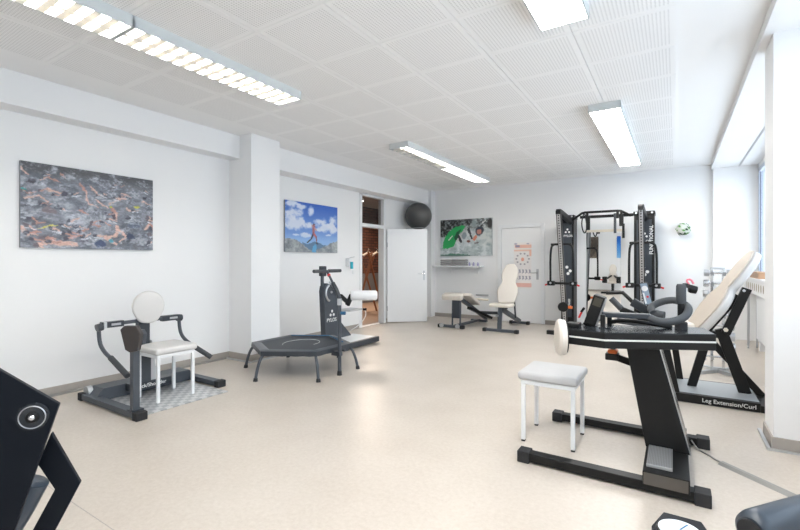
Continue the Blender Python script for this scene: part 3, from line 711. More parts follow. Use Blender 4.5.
# ================================================================ BACK-LEFT DETAILS IN THE HALL
t = thing('coat_rack', 'reddish wooden coat rack with crossed legs in the hall', 'coat rack', (-6.75, 9.0, 0))
cx, cy = -6.75, 9.05; ux, uy = 0.845, 0.535
def hp_(a, z, off=0): return (cx+ux*a-uy*off, cy+uy*a+ux*off, z)
for (a0, a1) in ((-.30, .22), (.26, -.20)): MB().bar(hp_(a0, 0, .12), hp_(a1, 1.55, .1), .035, .045).build('leg', 'wood', t)
for (a0, a1) in ((-.22, .16), (.42, .05)): MB().bar(hp_(a0, 0, -.2), hp_(a1, 1.55, -.1), .035, .045).build('leg', 'wood', t)
MB().bar(hp_(-.55, 1.50), hp_(.55, 1.50), .03, .035).build('rail', 'wood', t)
MB().bar(hp_(-.40, .35), hp_(.45, .35), .03, .03).build('cross_brace', 'wood', t)
lbs = ['leftmost pale coat hanger on the hall rack', 'second pale coat hanger from the left on the hall rack', 'third pale coat hanger from the left on the hall rack', 'rightmost pale coat hanger on the hall rack']
for k in range(4):
    a = -.40+.22*k; b = MB()
    P0 = Vector(hp_(a, 1.535)); dx = Vector((ux*.125-.03, uy*.125+.05, 0)); dz = V(0, 0, -.085)
    b.tube([P0-dx+dz, P0, P0+dx+dz], .026, n=6); b.tube([P0, P0+V(0,0,.05), P0+V(.02,.02,.075), P0+V(.0,.0,.09)], .004, n=5)
    tag(b.build('coat_hanger', 'hanger', smooth=True), lbs[k], 'hanger', 'coat hangers in the hall')

# ================================================================ STOOLS
def stool(x0, x1, y0, y1, zs, label, vinyl):
    t = thing('stool', label, 'stool', ((x0+x1)/2, (y0+y1)/2, 0), 'white stools')
    for x in (x0, x1):
        for y in (y0, y1):
            sx = 1 if x == x0 else -1; sy = 1 if y == y0 else -1
            l = box(x-.0135, x+.0135, y-.0135, y+.0135, 0.012, zs-.035).build('leg', 'white', t, bev=.003)
            box(x-.012, x+.012, y-.012, y+.012, 0, 0.012).build('foot_cap', 'rubber', l)
    f = MB(); e = .0145
    f.box(x0-e, x1+e, y0-e, y0+e, zs-.06, zs-.03).box(x0-e, x1+e, y1-e, y1+e, zs-.06, zs-.03).box(x0-e, x0+e, y0+e, y1-e, zs-.06, zs-.03).box(x1-e, x1+e, y0+e, y1-e, zs-.06, zs-.03)
    f.build('seat_frame', 'white', t, bev=.002, seg=1)
    b = MB(); b.box(x0-.035, x1+.035, y0-.035, y1+.035, zs-.028, zs+.032); b.build('seat_cushion', vinyl, t, smooth=True, bev=.022, seg=4)
    return t
stool(-4.295, -3.97, 2.165, 2.50, 0.475, 'white stool with off-white seat on the checker plate at the left', 'offwhite')
stool(-0.93, -0.59, 3.145, 3.495, 0.475, 'white four-legged stool with pale grey seat, in front of the large black machine', 'greyvinyl')

# ================================================================ A: neck machine on the left
t = thing('neck_training_machine', 'dark slate neck trainer with cream oval pad by the left wall', 'exercise machine', (-4.2, 2.35, 0))
MB().box(-4.69, -3.74, 1.835, 1.915, 0.012, 0.062).build('floor_rail', 'slate', t, bev=.004)
MB().box(-4.70, -4.02, 2.775, 2.855, 0.012, 0.062).build('floor_rail', 'slate', t, bev=.004)
for (x, y) in ((-3.71, 1.875), (-4.70, 1.875), (-3.99, 2.815), (-4.70, 2.815)): box(x-.035, x+.035, y-.046, y+.046, 0, .068).build('end_cap', 'rubber', t, bev=.005)
cs = MB(); cs.slab([(1.88, .062), (1.93, .125), (2.77, .125), (2.83, .062), (2.83, .012), (1.88, .012)], (-4.66, 0, 0), (0,1,0), (0,0,1), .20)
cs.build('rear_casing', 'slate', t, bev=.004)
MB().cone((-4.66, 1.87, .075), (-4.66, 1.91, .075), .055, n=20).build('transport_wheel', 'alu', t, smooth=True)
box(-4.46, -3.76, 1.96, 2.74, 0.003, 0.012).build('checker_plate', 'checker', t)
box(-4.44, -4.36, 2.20, 2.30, 0.08, 0.74).build('column', 'slatedk', t, bev=.006)
box(-4.358, -4.350, 2.195, 2.305, 0.13, 0.50).build('column_cover', 'slate', t, bev=.003)
MB().hull([(-4.37, 2.31, .12), (-4.37, 2.38, .12), (-4.37, 2.32, .52), (-4.44, 2.31, .12), (-4.44, 2.38, .12), (-4.44, 2.32, .52)], [(0,1,2),(3,5,4),(0,3,4,1),(1,4,5,2),(2,5,3,0)]).build('side_fin', 'steel', t)
ovl = [(.140*math.cos(a), .150*math.sin(a)) for a in [math.pi*k/16 for k in range(17)]]
ovl += [(-.132,-.05),(-.110,-.095),(-.085,-.135),(-.055,-.158),(0,-.165),(.055,-.158),(.085,-.135),(.110,-.095),(.132,-.05)]
MB().slab(ovl, (-4.33, 2.262, .868), (.28,.96,0), (0.05,0,1), .055).build('backrest', 'offwhite', t, smooth=True, bev=.02, seg=4)
MB().slab([(a*.6, b_*.6) for a, b_ in ovl], (-4.36, 2.262, .858), (.28,.96,0), (0.05,0,1), .035).build('backrest_plate', 'black', t)
MB().bar((-4.38, 2.0, .725), (-4.38, 2.56, .725), .05, .03).build('cross_bar', 'slate', t, bev=.004)
for (ya, yb) in ((1.875, 2.06), (2.42, 2.60)): 
    MB().bar((-4.38, ya, .722), (-4.38, yb, .722), .055, .055).build('bar_sleeve', 'slatedk', t, bev=.004)
    MB().bar((-4.346, (ya+yb)/2-.02, .722), (-4.346, (ya+yb)/2+.06, .722), .004, .02).build('scale_plate', 'steel', t)
MB().box(-4.42, -4.34, 1.885, 1.91, .695, .75).build('clamp', 'alu', t, bev=.003)
MB().cone((-4.38, 1.84, .70), (-4.38, 1.885, .71), .035, n=16).build('pivot', 'slatedk', t, smooth=True)
MB().cone((-4.38, 2.585, .715), (-4.38, 2.63, .71), .035, n=16).build('pivot', 'slatedk', t, smooth=True)
MB().tube([(-4.39, 1.86, .71), (-4.39, 1.868, .56), (-4.33, 1.878, .49), (-4.20, 1.885, .435)], .017, smooth=2).build('swing_arm', 'slate', t, smooth=True)
MB().tube([(-4.22, 1.884, .447), (-3.92, 1.88, .33)], .024).build('grip', 'foam', t, smooth=True)
MB().tube([(-4.39, 2.61, .71), (-4.37, 2.61, .57), (-4.30, 2.61, .50), (-4.18, 2.62, .45)], .017, smooth=2).build('swing_arm', 'slate', t, smooth=True)
MB().tube([(-4.19, 2.62, .450), (-4.03, 2.74, .315)], .024).build('grip', 'foam', t, smooth=True)
MB().bar((-3.80, 1.88, .06), (-3.80, 1.88, .66), .055, .055, up=(0,1,0)).build('front_post', 'slate', t, bev=.004)
box(-3.84, -3.75, 1.835, 1.93, .062, .075).build('post_foot', 'slatedk', t, bev=.003)
hexp = [(-.055, .10), (-.025, .118), (.030, .118), (.062, .085), (.075, -.07), (.03, -.115), (-.035, -.115), (-.07, -.06)]
hexp = [(-.085,.075),(-.055,.105),(.045,.105),(.085,.04),(.060,-.10),(-.005,-.115),(-.045,-.09)]
MB().slab([(a, b_) for a, b_ in hexp], (-3.795, 1.87, .665), (.845,.535,0), (0,0,1), .05).build('chest_pad', 'brownblack', t, smooth=False, bev=.008, seg=3)
MB().slab([(a*.5+.0, b_*.6+.0) for a, b_ in hexp], (-3.80, 1.94, .665), (.845,.535,0), (0,0,1), .05).build('pad_bracket', 'slate', t, bev=.004)
box(-4.462, -4.350, 2.12, 2.56, .060, .130).build('name_plate', 'slatedk', t, bev=.003)
text('Neck/Shoulder', 0.050, t, (-4.3485, 2.150, .078), (0,1,0), (0,0,1), bold=.012)

# ================================================================ C: trampoline
cxt, cyt = -3.84, 3.83
t = thing('mini_trampoline', 'black hexagonal mini trampoline with a foam T-bar handle', 'trampoline', (cxt, cyt, 0))
def hx(r, z, k, off=0): a = math.radians(30+60*k+off); return Vector((cxt+r*math.cos(a), cyt+r*math.sin(a), z))
RT, ZT = .60, .315
b = MB(); b.tube([hx(RT-.005, ZT-.03, k) for k in range(6)], .017, n=10, closed=True); b.build('frame', 'slate', t, smooth=True)
mo = MB(); vs_o = [hx(RT-.10, ZT, k) for k in range(6)]
mo.slab([(v.x-cxt, v.y-cyt) for v in vs_o], (cxt, cyt, ZT-.012), (1,0,0), (0,1,0), .006); mo.build('jump_mat', 'bed', t)
sk_ = MB()
ring_o, ring_i, ring_b = [], [], []
for k in range(6):
    for s_ in range(8):
        f_ = s_/8; po = hx(RT+.015, ZT, k).lerp(hx(RT+.015, ZT, k+1), f_); pi = hx(RT-.105, ZT, k).lerp(hx(RT-.105, ZT, k+1), f_)
        d_ = (po-Vector((cxt, cyt, ZT))); d_.z = 0; d_.normalize()
        ring_i.append(pi+V(0,0,-.004)); ring_o.append(po+V(0,0,-.004)); ring_b.append(po+d_*.006*(-1 if s_ % 2 else 1)+V(0,0,-.052-(.008 if s_ % 2 else 0)))
mid = [a.lerp(b_, .5)+V(0,0,.014) for a, b_ in zip(ring_i, ring_o)]
n_ = len(ring_i); pts = ring_i+mid+ring_o+ring_b; F = []
for L_ in range(3):
    for k in range(n_): F.append((L_*n_+k, L_*n_+(k+1) % n_, (L_+1)*n_+(k+1) % n_, (L_+1)*n_+k))
sk_.hull(pts, F); sk_.build('edge_cover', 'slatedk', t, smooth=True)
MB().tube([hx(RT-.095, ZT+.010, k) for k in (0, 1, 2)], .007, n=6).build('blue_piping', 'blue', t, label='blue edge piping')
ringp = MB()
ringp.tube([Vector((cxt+.20*math.cos(a), cyt+.24*math.sin(a), ZT-.005)) for a in [2*math.pi*k/28 for k in range(20)]], .0025, n=5)
ringp.build('printed_ring', 'stripe', t)
MB().cone(hx(RT-.12, ZT-.006, 2, 15), hx(RT-.12, ZT-.003, 2, 15), .022, n=12).build('red_mark', 'red', t)
for k in range(6):
    a = math.radians(30+60*k); dr = Vector((math.cos(a), math.sin(a), 0)); c0 = Vector((cxt, cyt, 0))
    l = MB().tube([c0+dr*(RT-.03)+V(0,0,.275), c0+dr*(RT+.02)+V(0,0,.235), c0+dr*(RT+.065)+V(0,0,.12), c0+dr*(RT+.085)+V(0,0,.025)], .0165, n=10, smooth=2).build('leg', 'slate', t, smooth=True)
    MB().cone(c0+dr*(RT+.084)+V(0,0,.035), c0+dr*(RT+.088)+V(0,0,0), .021, .026, n=12).build('rubber_foot', 'rubber', l, smooth=True)
px_, py_ = -3.24, 3.83
MB().cone((px_, py_, .03), (px_, py_, .86), .021, n=14).build('handle_post', 'slate', t, smooth=True)
MB().cone((px_, py_, 0), (px_, py_, .05), .030, .024, n=14).build('post_foot', 'rubber', t, smooth=True)
box(px_-.10, px_+.02, py_-.03, py_+.03, .22, .27).build('post_bracket', 'slatedk', t, bev=.004)
MB().cone((px_, py_, .80), (px_, py_, .875), .027, n=14).build('silver_clamp', 'steel', t, smooth=True)
MB().cone((px_+.02, py_, .71), (px_+.07, py_+.02, .71), .02, n=10).build('locking_knob', 'blue', t, smooth=True)
MB().tube([(px_, py_, .86), (px_-.03, py_, .95), (px_-.10, py_, 1.05)], .024, n=12, smooth=1).build('handle_sleeve', 'slatedk', t, smooth=True)
MB().tube([(px_-.10, py_, 1.05), (px_-.19, py_, 1.185)], .014, n=10).build('handle_stem', 'slate', t, smooth=True)
MB().tube([(px_-.19, py_-.22, 1.187), (px_-.19, py_-.03, 1.187)], .020, n=12).build('foam_grip', 'foam', t, smooth=True)
MB().tube([(px_-.19, py_+.03, 1.187), (px_-.19, py_+.24, 1.187)], .020, n=12).build('foam_grip', 'foam', t, smooth=True)
MB().tube([(px_-.19, py_-.03, 1.187), (px_-.19, py_+.03, 1.187)], .013, n=10).build('cross_tube', 'slate', t, smooth=True)
MB().cone((px_-.165, py_, 1.15), (px_-.155, py_, 1.13), .02, n=10).build('red_button', 'red', t, smooth=True)

# ================================================================ D: knee machine behind the trampoline
t = thing('knee_training_machine', 'dark slate machine with white roller behind the mini trampoline', 'exercise machine', (-4.3, 5.1, 0))
box(-4.47, -4.02, 4.86, 4.96, 0, .05).build('base_foot', 'slate', t, bev=.004)
box(-4.07, -4.01, 4.90, 5.72, .02, .10).build('base_beam', 'slatedk', t, bev=.005)
box(-4.55, -4.07, 5.05, 5.72, .02, .095).build('platform', 'white', t, bev=.004)
box(-4.60, -4.20, 5.62, 5.74, 0, .05).build('base_foot', 'slate', t, bev=.004)
pl = [(4.83, .08), (4.78, .86), (4.80, .935), (4.86, .975), (4.93, .95), (5.10, .78), (5.12, .66), (5.15, .08)]
MB().slab(pl, (-4.44, 0, 0), (0,1,0), (0,0,1), .10).build('body_panel', 'slate', t, bev=.006)
MB().slab([(5.14, .12), (5.14, .42), (5.46, .12)], (-4.40, 0, 0), (0,1,0), (0,0,1), .03).build('gusset', 'slate', t, bev=.003)
MB().cone((-4.39, 4.80, .92), (-4.39, 4.80, 1.12), .026, n=12).build('head_tube', 'slate', t, smooth=True)
box(-4.43, -4.35, 4.765, 4.855, 1.08, 1.23).build('control_head', 'slatedk', t, bev=.012)
arc = [V(-4.332, 4.92+.105*math.cos(math.radians(a)), .83+.12*math.sin(math.radians(a))) for a in range(110, 260, 12)]
MB().tube(arc, .016, n=6).build('scale_arc', 'alu', t, smooth=True)
MB().cone((-4.345, 4.94, .84), (-4.325, 4.94, .84), .018, n=12).build('pivot_bolt', 'steel', t, smooth=True)
MB().bar((-4.31, 4.87, 1.0), (-4.31, 5.06, .80), .015, .022).build('lever_arm', 'alu', t)
MB().bar((-4.30, 5.10, .78), (-4.28, 5.26, .66), .04, .06).build('link_arm', 'black', t, bev=.005)
MB().bar((-4.28, 5.24, .62), (-4.26, 5.33, .78), .05, .07).build('roller_bracket', 'black', t, bev=.01)
MB().lathe((-4.28, 5.32, .765), (-3.96, 5.59, .765), [(0,.062),(.02,.078),(.94,.078),(1,.060)], n=24).build('roller', 'whitemat', t, smooth=True, label='white paper-covered roller')
MB().cone((-4.28, 5.325, .755), (-4.265, 5.338, .755), .045, n=16).build('roller_cap', 'black', t, smooth=True)
box(-4.42, -4.15, 5.16, 5.50, .535, .56).build('seat_plate', 'greyvinyl', t, bev=.008)
MB().tube([(-4.13, 5.48, .57), (-4.10, 5.50, .45), (-4.2, 5.45, .30), (-4.35, 5.40, .2)], .006, n=6, smooth=2).build('cord', 'white', t, smooth=True)
MB().cone((-4.15, 5.47, .545), (-4.10, 5.50, .545), .02, n=10).build('knob', 'navy', t, smooth=True)
text('PYLOS', 0.076, t, (-4.3385, 4.84, .40), (0,1,0), (0,0,1), bold=.02)
tri = MB()
for (a, b_) in ((0, .075), (-.035, .02), (.035, .02)): tri.cone((-4.340, 4.96+a, .48+b_), (-4.3385, 4.96+a, .48+b_), .022, n=14)
tri.build('emblem', 'letter', t)

# ================================================================ contoured pads
def contour(L, wl_, wu, waist=.5):
    """figure-eight outline, length L from 0, lower half-width wl_, upper half-width wu"""
    out = []
    N = 15; prof = []
    for k in range(N+1):
        s_ = k/N
        lo = wl_*math.sqrt(max(0, 1-((s_-.27)/.29)**2)) if s_ < .56 else 0
        up = wu*math.sqrt(max(0, 1-((s_-.72)/.30)**2)) if s_ > .42 else 0
        if s_ < .27: lo = wl_*(.72+.28*(s_/.27)**.7) if s_ > 0 else wl_*.72
        prof.append((s_*L, max(lo, up, wu*.82 if .45 < s_ < .75 else 0, .02)))
    out = [(w_, s_) for s_, w_ in prof]+[(-w_, s_) for s_, w_ in prof[::-1]]
    return out
# ================================================================ F: adjustable bench
t = thing('adjustable_bench', 'cream contoured bench with upright backrest in front of the back door', 'bench', (-2.7, 7.9, 0))
box(-3.00, -2.40, 7.665, 7.735, .012, .06).build('front_foot', 'slate', t, bev=.006)
for x in (-3.0, -2.4): box(x-.035, x+.035, 7.655, 7.745, 0, .066).build('end_cap', 'rubber', t, bev=.008)
box(-2.90, -2.55, 8.90, 8.97, .012, .06).build('rear_foot', 'slate', t, bev=.006)
for x in (-2.9, -2.55): box(x-.03, x+.03, 8.89, 8.98, 0, .066).build('end_cap', 'rubber', t, bev=.006)
MB().bar((-2.72, 7.70, .05), (-2.72, 7.76, .45), .075, .05, up=(0,1,0)).build('front_post', 'slate', t, bev=.005)
MB().bar((-2.70, 7.78, .42), (-2.72, 8.93, .06), .06, .08).build('main_beam', 'slatedk', t, bev=.005)
MB().cone((-2.76, 7.72, .30), (-2.76, 7.66, .30), .022, n=12).build('pin_knob', 'steel', t, smooth=True)
MB().bar((-2.70, 8.02, .40), (-2.70, 8.10, .60), .05, .03).build('back_strut', 'slate', t)
MB().bar((-2.60, 8.28, .22), (-2.58, 8.12, .62), .025, .04).build('support_strut', 'slatedk', t)
MB().slab([(-.19,-.16),(-.23,.02),(-.19,.17),(.19,.17),(.22,0),(.16,-.16)], (-2.72, 7.84, .455), (1,0,0), (0,1,.0), .06).build('seat_cushion', 'cream', t, smooth=True, bev=.018, seg=3)
ax_ = Vector((1, .30, 0)).normalized(); ay_ = Vector((.02, .36, 1)).normalized()
MB().slab(contour(.78, .195, .15), Vector((-2.70, 8.02, .50)), ax_, ay_, .07).build('backrest', 'cream', t, smooth=True, bev=.022, seg=4)
MB().slab([(-.07, .1), (.07, .1), (.06, .6), (-.06, .6)], Vector((-2.70, 8.045, .50)), -ax_, ay_, .02).build('back_plate', 'slatedk', t)

# ================================================================ E: leg curl bench
t = thing('leg_curl_bench', 'small dark bench with slanted cream cushions under the wall shelf', 'bench', (-3.6, 8.0, 0))
box(-3.93, -3.42, 7.66, 7.73, .012, .06).build('front_foot', 'slate', t, bev=.006)
for x in (-3.93, -3.45): 
    box(x-.035, x+.035, 7.65, 7.74, 0, .066).build('end_cap', 'rubber', t, bev=.008)
for x in (-3.87, -3.53): MB().cone((x, 7.655, .05), (x, 7.625, .05), .042, n=18).build('wheel', 'alu', t, smooth=True)
box(-3.72, -3.36, 8.72, 8.79, .012, .06).build('rear_foot', 'slate', t, bev=.006)
MB().bar((-3.60, 7.70, .05), (-3.54, 8.76, .05), .05, .05).build('floor_beam', 'slate', t, bev=.004)
for x in (-3.665, -3.50): MB().bar((x, 7.70, .05), (x, 7.72, .56), .022, .03, up=(0,1,0)).build('leg', 'slate', t)
box(-3.655, -3.51, 7.69, 7.72, .20, .55).build('front_plate', 'slatedk', t, bev=.003)
MB().bar((-3.52, 7.80, .56), (-3.36, 8.70, .10), .07, .06).build('inclined_beam', 'slatedk', t, bev=.004)
MB().bar((-3.45, 8.0, .38), (-3.20, 8.55, .14), .10, .05).build('lower_arm', 'black', t, bev=.004)
MB().cone((-3.36, 8.35, .26), (-3.02, 8.45, .26), .03, n=12).build('foot_roller', 'foam', t, smooth=True)
MB().slab([(-.21,-.09),(-.21,.10),(.16,.12),(.21,.0),(.20,-.09)], (-3.66, 7.74, .56), (1,.02,0), (0,.96,.22), .11).build('chest_cushion', 'cream', t, smooth=True, bev=.025, seg=3)
MB().slab([(-.20,0),(.20,0),(.19,.42),(-.19,.42)], (-3.56, 7.88, .62), (1,.02,0), (0.15,.86,-.5), .07).build('knee_cushion', 'cream', t, smooth=True, bev=.022, seg=3)
for z in (.53, .62): MB().cone((-3.42, 8.30, z), (-3.16, 8.30, z), .020, n=12).build('handle', 'steel' if z > .6 else 'hanger', t, smooth=True)

# ================================================================ G: cable machine
t = thing('cable_machine', 'black double-tower cable machine with pull-up bar by the back wall', 'exercise machine', (-1.05, 8.4, 0))
for xc in (-1.66, -0.445):
    s = -1 if xc < -1 else 1
    tx, hw = (-1.715, .115) if s < 0 else (-.455, .155)
    b = MB(); b.box(tx-hw, tx+hw, 8.62, 8.92, .10, 2.13); tw = b.build('tower', 'black', t, bev=.01)
    MB().box(tx-hw+.04, tx+hw-.04, 8.612, 8.622, .25, 2.02).build('front_panel', 'slatedk', tw, bev=.003, seg=1)
    for sx in (-1, 1): box(tx+sx*(hw-.01)-.008, tx+sx*(hw-.01)+.008, 8.606, 8.63, .10, 2.12).build('edge_profile', 'black', tw)
    box(tx-hw-.01, tx+hw+.01, 8.60, 8.93, 2.10, 2.17).build('tower_cap', 'black', t, bev=.012)
    for sx in (-1, 1): MB().cone((tx+sx*(hw-.035), 8.605, 2.14), (tx+sx*(hw-.035), 8.590, 2.14), .018, n=12).build('cap_bolt', 'steel', t, smooth=True)
    box(xc-.30, xc+.30, 8.80, 8.95, 0, .10).build('rear_base', 'black', t, bev=.008)
    box(xc-.06, xc+.06, 7.98, 8.85, 0, .08).build('floor_beam', 'black', t, bev=.006)
    box(xc-.28, xc+.28, 7.95, 8.05, 0, .07).build('front_base', 'black', t, bev=.006)
    # slanted numbered guide rail
    A = Vector((xc, 7.62, 2.12)); B = Vector((xc, 8.14, .12))
    MB().bar(A, B, .055, .045, up=(0,1,0)).build('guide_rail', 'steel', t, bev=.004, label='pale slanted guide rail with holes')
    hl_ = MB(); dd = (B-A)
    for k in range(1, 46):
        c_ = A+dd*(k/47.0); hl_.cone(c_+V(0,-.0235,-.006), c_+V(0,-.0262,-.007), .011, n=8)
    o = hl_.build('rail_holes', 'rubber', t); o['kind'] = 'stuff'
    for sx in (-1, 1): MB().bar(A+V(sx*.034, .02, 0), B+V(sx*.034, .02, 0), .012, .07, up=(0,1,0)).build('rail_side', 'black', t)
    MB().slab([(7.57, 2.15), (7.61, 2.18), (7.72, 2.18), (8.64, 2.10), (8.64, 2.0), (7.70, 2.09), (7.57, 2.09)], (xc-.04, 0, 0), (0,1,0), (0,0,1), .08).build('top_arm', 'black', t, bev=.01)
    # U handles
    yh = 7.80
    MB().tube([(xc-.175, yh, .93), (xc-.175, yh, 1.53), (xc-.12, yh, 1.595), (xc-.04, yh, 1.595)], .018, n=10, smooth=2).build('side_handle', 'black', t, smooth=True)
    MB().tube([(xc+.205, yh, .93), (xc+.205, yh, 1.53), (xc+.14, yh, 1.595), (xc+.04, yh, 1.595)], .018, n=10, smooth=2).build('side_handle', 'black', t, smooth=True)
    for sx in (-1, 1):
        hq = .165 if sx < 0 else .20
        hb_ = box(xc+sx*hq-.06, xc+sx*hq+.06, yh-.04, yh+.05, .88, .96).build('handle_block', 'black', t, bev=.012)
        MB().cone((xc+sx*hq, yh-.04, .925), (xc+sx*hq, yh-.055, .925), .018, n=12).build('bolt', 'steel', hb_, smooth=True)
        MB().cone((xc+sx*(hq+.055), yh, .90), (xc+sx*(hq+.10), yh-.01, .885), .014, n=10).build('red_pin', 'red', hb_, smooth=True)
    MB().box(xc-.17, xc+.17, yh+.02, yh+.05, .90, .94).build('handle_cross_bar', 'black', t)
    MB().box(xc-.17, xc+.17, yh+.0, yh+.03, 1.575, 1.61).build('handle_top_bar', 'black', t)
    # carriage on the rail
    cz = .50; cyy = 7.62+(2.12-cz)/2.0*.52
    MB().slab([(.09*math.cos(a), .085*math.sin(a)) for a in [2*math.pi*k/14 for k in range(14)]], (xc+.0, cyy-.03, cz), (1,0,0), (0,0,1), .06).build('carriage', 'black', t, bev=.012)
    MB().cone((xc+.08, cyy-.06, cz), (xc+.15, cyy-.07, cz), .026, n=12).build('orange_knob', 'orange', t, smooth=True)
    # vertical lettering and emblem
    if s < 0:
        text('PYLOS', .055, t, (tx-.07, 8.6105, 1.76), (1,0,0), (0,0,1), bold=.02)
        text('TOWER', .050, t, (tx+.05, 8.6105, .42), (0,0,1), (-1,0,0), bold=.02)
        ex, ez = tx, 1.84
    else:
        text('PYLOS', .070, t, (xc-.10, 8.6105, 1.62), (1,0,0), (0,0,1), bold=.02)
        text('FUNCTIONAL', .080, t, (xc+.125, 8.6105, 1.42), (0,0,1), (-1,0,0), bold=.02)
        ex, ez = xc-.0, 1.72
    e_ = MB()
    for (a, b_) in ((0, .06), (-.03, .01), (.03, .01)): e_.cone((ex+a, 8.612, ez+b_), (ex+a, 8.6105, ez+b_), .018, n=12)
    e_.build('emblem', 'letter', t)
    e_ = MB()
    for (a, b_) in ((-.03, .07), (.03, .0), (-.01, -.05)): e_.cone((tx+.02+a, 8.612, 1.12+b_), (tx+.02+a, 8.6105, 1.12+b_), .028, n=12)
    e_.build('round_sticker', 'letter', t)
MB().tube([(-1.64, 8.60, 2.06), (-1.45, 8.56, 2.185), (-1.40, 8.55, 2.195), (-.86, 8.55, 2.195), (-.81, 8.56, 2.19), (-.655, 8.60, 2.10)], .021, n=12).build('pull_up_bar', 'black', t, smooth=True)
MB().bar((-1.50, 8.66, 2.12), (-.62, 8.66, 2.12), .04, .05).build('cross_beam', 'black', t, bev=.004)
for x in (-1.36, -.86, -.80): MB().bar((x, 8.56, 2.19), (x, 8.56, 2.06), .04, .05, up=(0,1,0)).build('bar_clamp', 'black', t, bev=.004)
for (x, z0) in ((-1.345, 1.87), (-.80, 1.92)): MB().bar((x, 8.55, 2.12), (x, 8.55, z0), .07, .03, up=(0,1,0)).build('hanging_grip', 'black', t, bev=.006)
MB().cone((-.90, 8.55, 2.15), (-.90, 8.55, 1.80), .022, n=10).build('hanging_handle', 'foam', t, smooth=True)
MB().bar((-.79, 8.80, 1.72), (-.79, 8.80, 1.98), .04, .03, up=(0,1,0)).build('hanging_strap', 'black', t)
tag(MB().tube([(-1.42, 8.55, 2.17), (-1.455, 8.54, 2.02), (-1.44, 8.54, 1.88), (-1.40, 8.54, 1.80), (-1.365, 8.54, 1.88), (-1.37, 8.54, 2.02), (-1.40, 8.55, 2.17)], .011, n=8, smooth=2).build('suspension_strap', 'rubber', smooth=True), 'black looped strap hanging from the pull-up bar', 'strap')

# ================================================================ dumbbell rack
t = thing('dumbbell_rack', 'chrome tower rack holding dumbbells near the window niche', 'rack', (.42, 6.3, 0))
rx_, ry_ = .42, 6.30
for sx in (-.055, .055): box(rx_+sx-.014, rx_+sx+.014, ry_-.014, ry_+.014, .05, 1.225).build('upright', 'chrome', t, bev=.003)
box(rx_-.07, rx_+.07, ry_-.02, ry_+.02, 1.205, 1.228).build('top_bar', 'alu', t, bev=.003)
MB().bar((rx_-.18, ry_-.22, .02), (rx_+.18, ry_+.22, .02), .04, .04).bar((rx_-.18, ry_+.22, .02), (rx_+.18, ry_-.22, .02), .04, .04).box(rx_-.08, rx_+.08, ry_-.03, ry_+.03, .02, .06).build('base', 'alu', t, bev=.004)
wd = ['topmost', 'second', 'third', 'fourth', 'fifth', 'sixth', 'seventh', 'eighth', 'lowest']
for k in range(9):
    z = 1.165-.122*k
    for sx in (-1, 1): MB().bar((rx_+sx*.055, ry_-.02, z-.02), (rx_+sx*.055, ry_-.085, z-.03), .03, .008).bar((rx_+sx*.055, ry_-.083, z-.03), (rx_+sx*.055, ry_-.089, z+.01), .03, .008).build('cradle', 'steel', t)
    R = .040+.0020*k; Lh = .135+.004*k
    db = thing('dumbbell', wd[k]+' chrome dumbbell from the top on the tower rack', 'dumbbell', (rx_, ry_-.055, z), 'dumbbells on the tower rack')
    MB().cone((rx_-Lh+.05, ry_-.055, z), (rx_+Lh-.05, ry_-.055, z), .013, n=10).build('grip', 'chrome', db, smooth=True)
    for sx in (-1, 1): MB().lathe((rx_+sx*(Lh-.055), ry_-.055, z), (rx_+sx*Lh, ry_-.055, z), [(0,R*.8),(.12,R),(.88,R),(1,R*.8)], n=12).build('weight', 'chrome' if k % 2 else 'steel', db, smooth=True)

# ================================================================ sill counter, radiator, items by the window
t = thing('radiator_cover', 'white cover with oval vents under the window sill', 'radiator cover', (1.0, 7.0, .82))
cv = MB(); cv.box(.965, .985, 4.28, 9.09, .82, 1.03); cv.box(.985, 1.135, 4.28, 9.09, .82, .835); cv.build('fascia', 'whitemat', t, bev=.002, seg=1)
me = None
for k in range(23):
    y = 4.6+.19*k
    if me is None:
        q = MB(); q.slab([(.035*math.cos(a), .055*math.sin(a)) for a in [2*math.pi*i/14 for i in range(14)]], (.9635, y, .93), (0,-1,0), (0,0,1), .0015); ob = q.build('oval_vent', mat('vent_beige', (.45,.38,.30), .7), t); me = ob.data; y1 = y
    else:
        ob = bpy.data.objects.new('oval_vent', me); COL.objects.link(ob); ob.parent = t; ob.location = (0, y-y1, 0)
for (y0, y1_, lb) in ((4.5, 6.35, 'white panel radiator under the sill nearer the pillar'), (6.7, 8.3, 'white panel radiator under the sill nearer the back wall')):
    t = thing('radiator', lb, 'radiator', (1.07, (y0+y1_)/2, .12))
    box(1.02, 1.10, y0, y1_, .15, .80).build('body', 'white', t, bev=.012)
    for y in (y0+.2, y1_-.2): box(1.03, 1.139, y-.02, y+.02, 0, .16).build('leg', 'white', t)
    MB().tube([(1.04, y1_, .7), (1.04, y1_+.10, .7), (1.04, y1_+.10, .0)], .010, n=8).build('pipe', 'steel', t, smooth=True)
t = thing('radiator_bracket', 'thin metal stand below the sill beside the radiator', 'stand', (.95, 8.55, 0))
MB().cone((.95, 8.55, .0), (.95, 8.55, .82), .010, n=8).cone((.99, 8.8, .0), (.99, 8.8, .82), .010, n=8).build('rods', 'steel', t, smooth=True)
MB().bar((.92, 8.25, .012), (1.0, 8.9, .012), .02, .02).build('foot', 'steel', t)
t = thing('wooden_box', 'small light wooden box on the window sill', 'box', (1.02, 8.0, 1.06))
box(.95, 1.10, 7.55, 8.35, 1.061, 1.135).build('body', 'woodlt', t, bev=.004); box(.945, 1.105, 7.54, 8.36, 1.135, 1.15).build('lid', 'woodlt', t, bev=.003)
tag(MB().lathe((1.03, 7.2, 1.061), (1.03, 7.2, 1.17), [(0,.04),(.5,.05),(1,.052)], n=16).build('white_pot', 'white', smooth=True), 'small white pot on the window sill by the wooden box', 'pot')

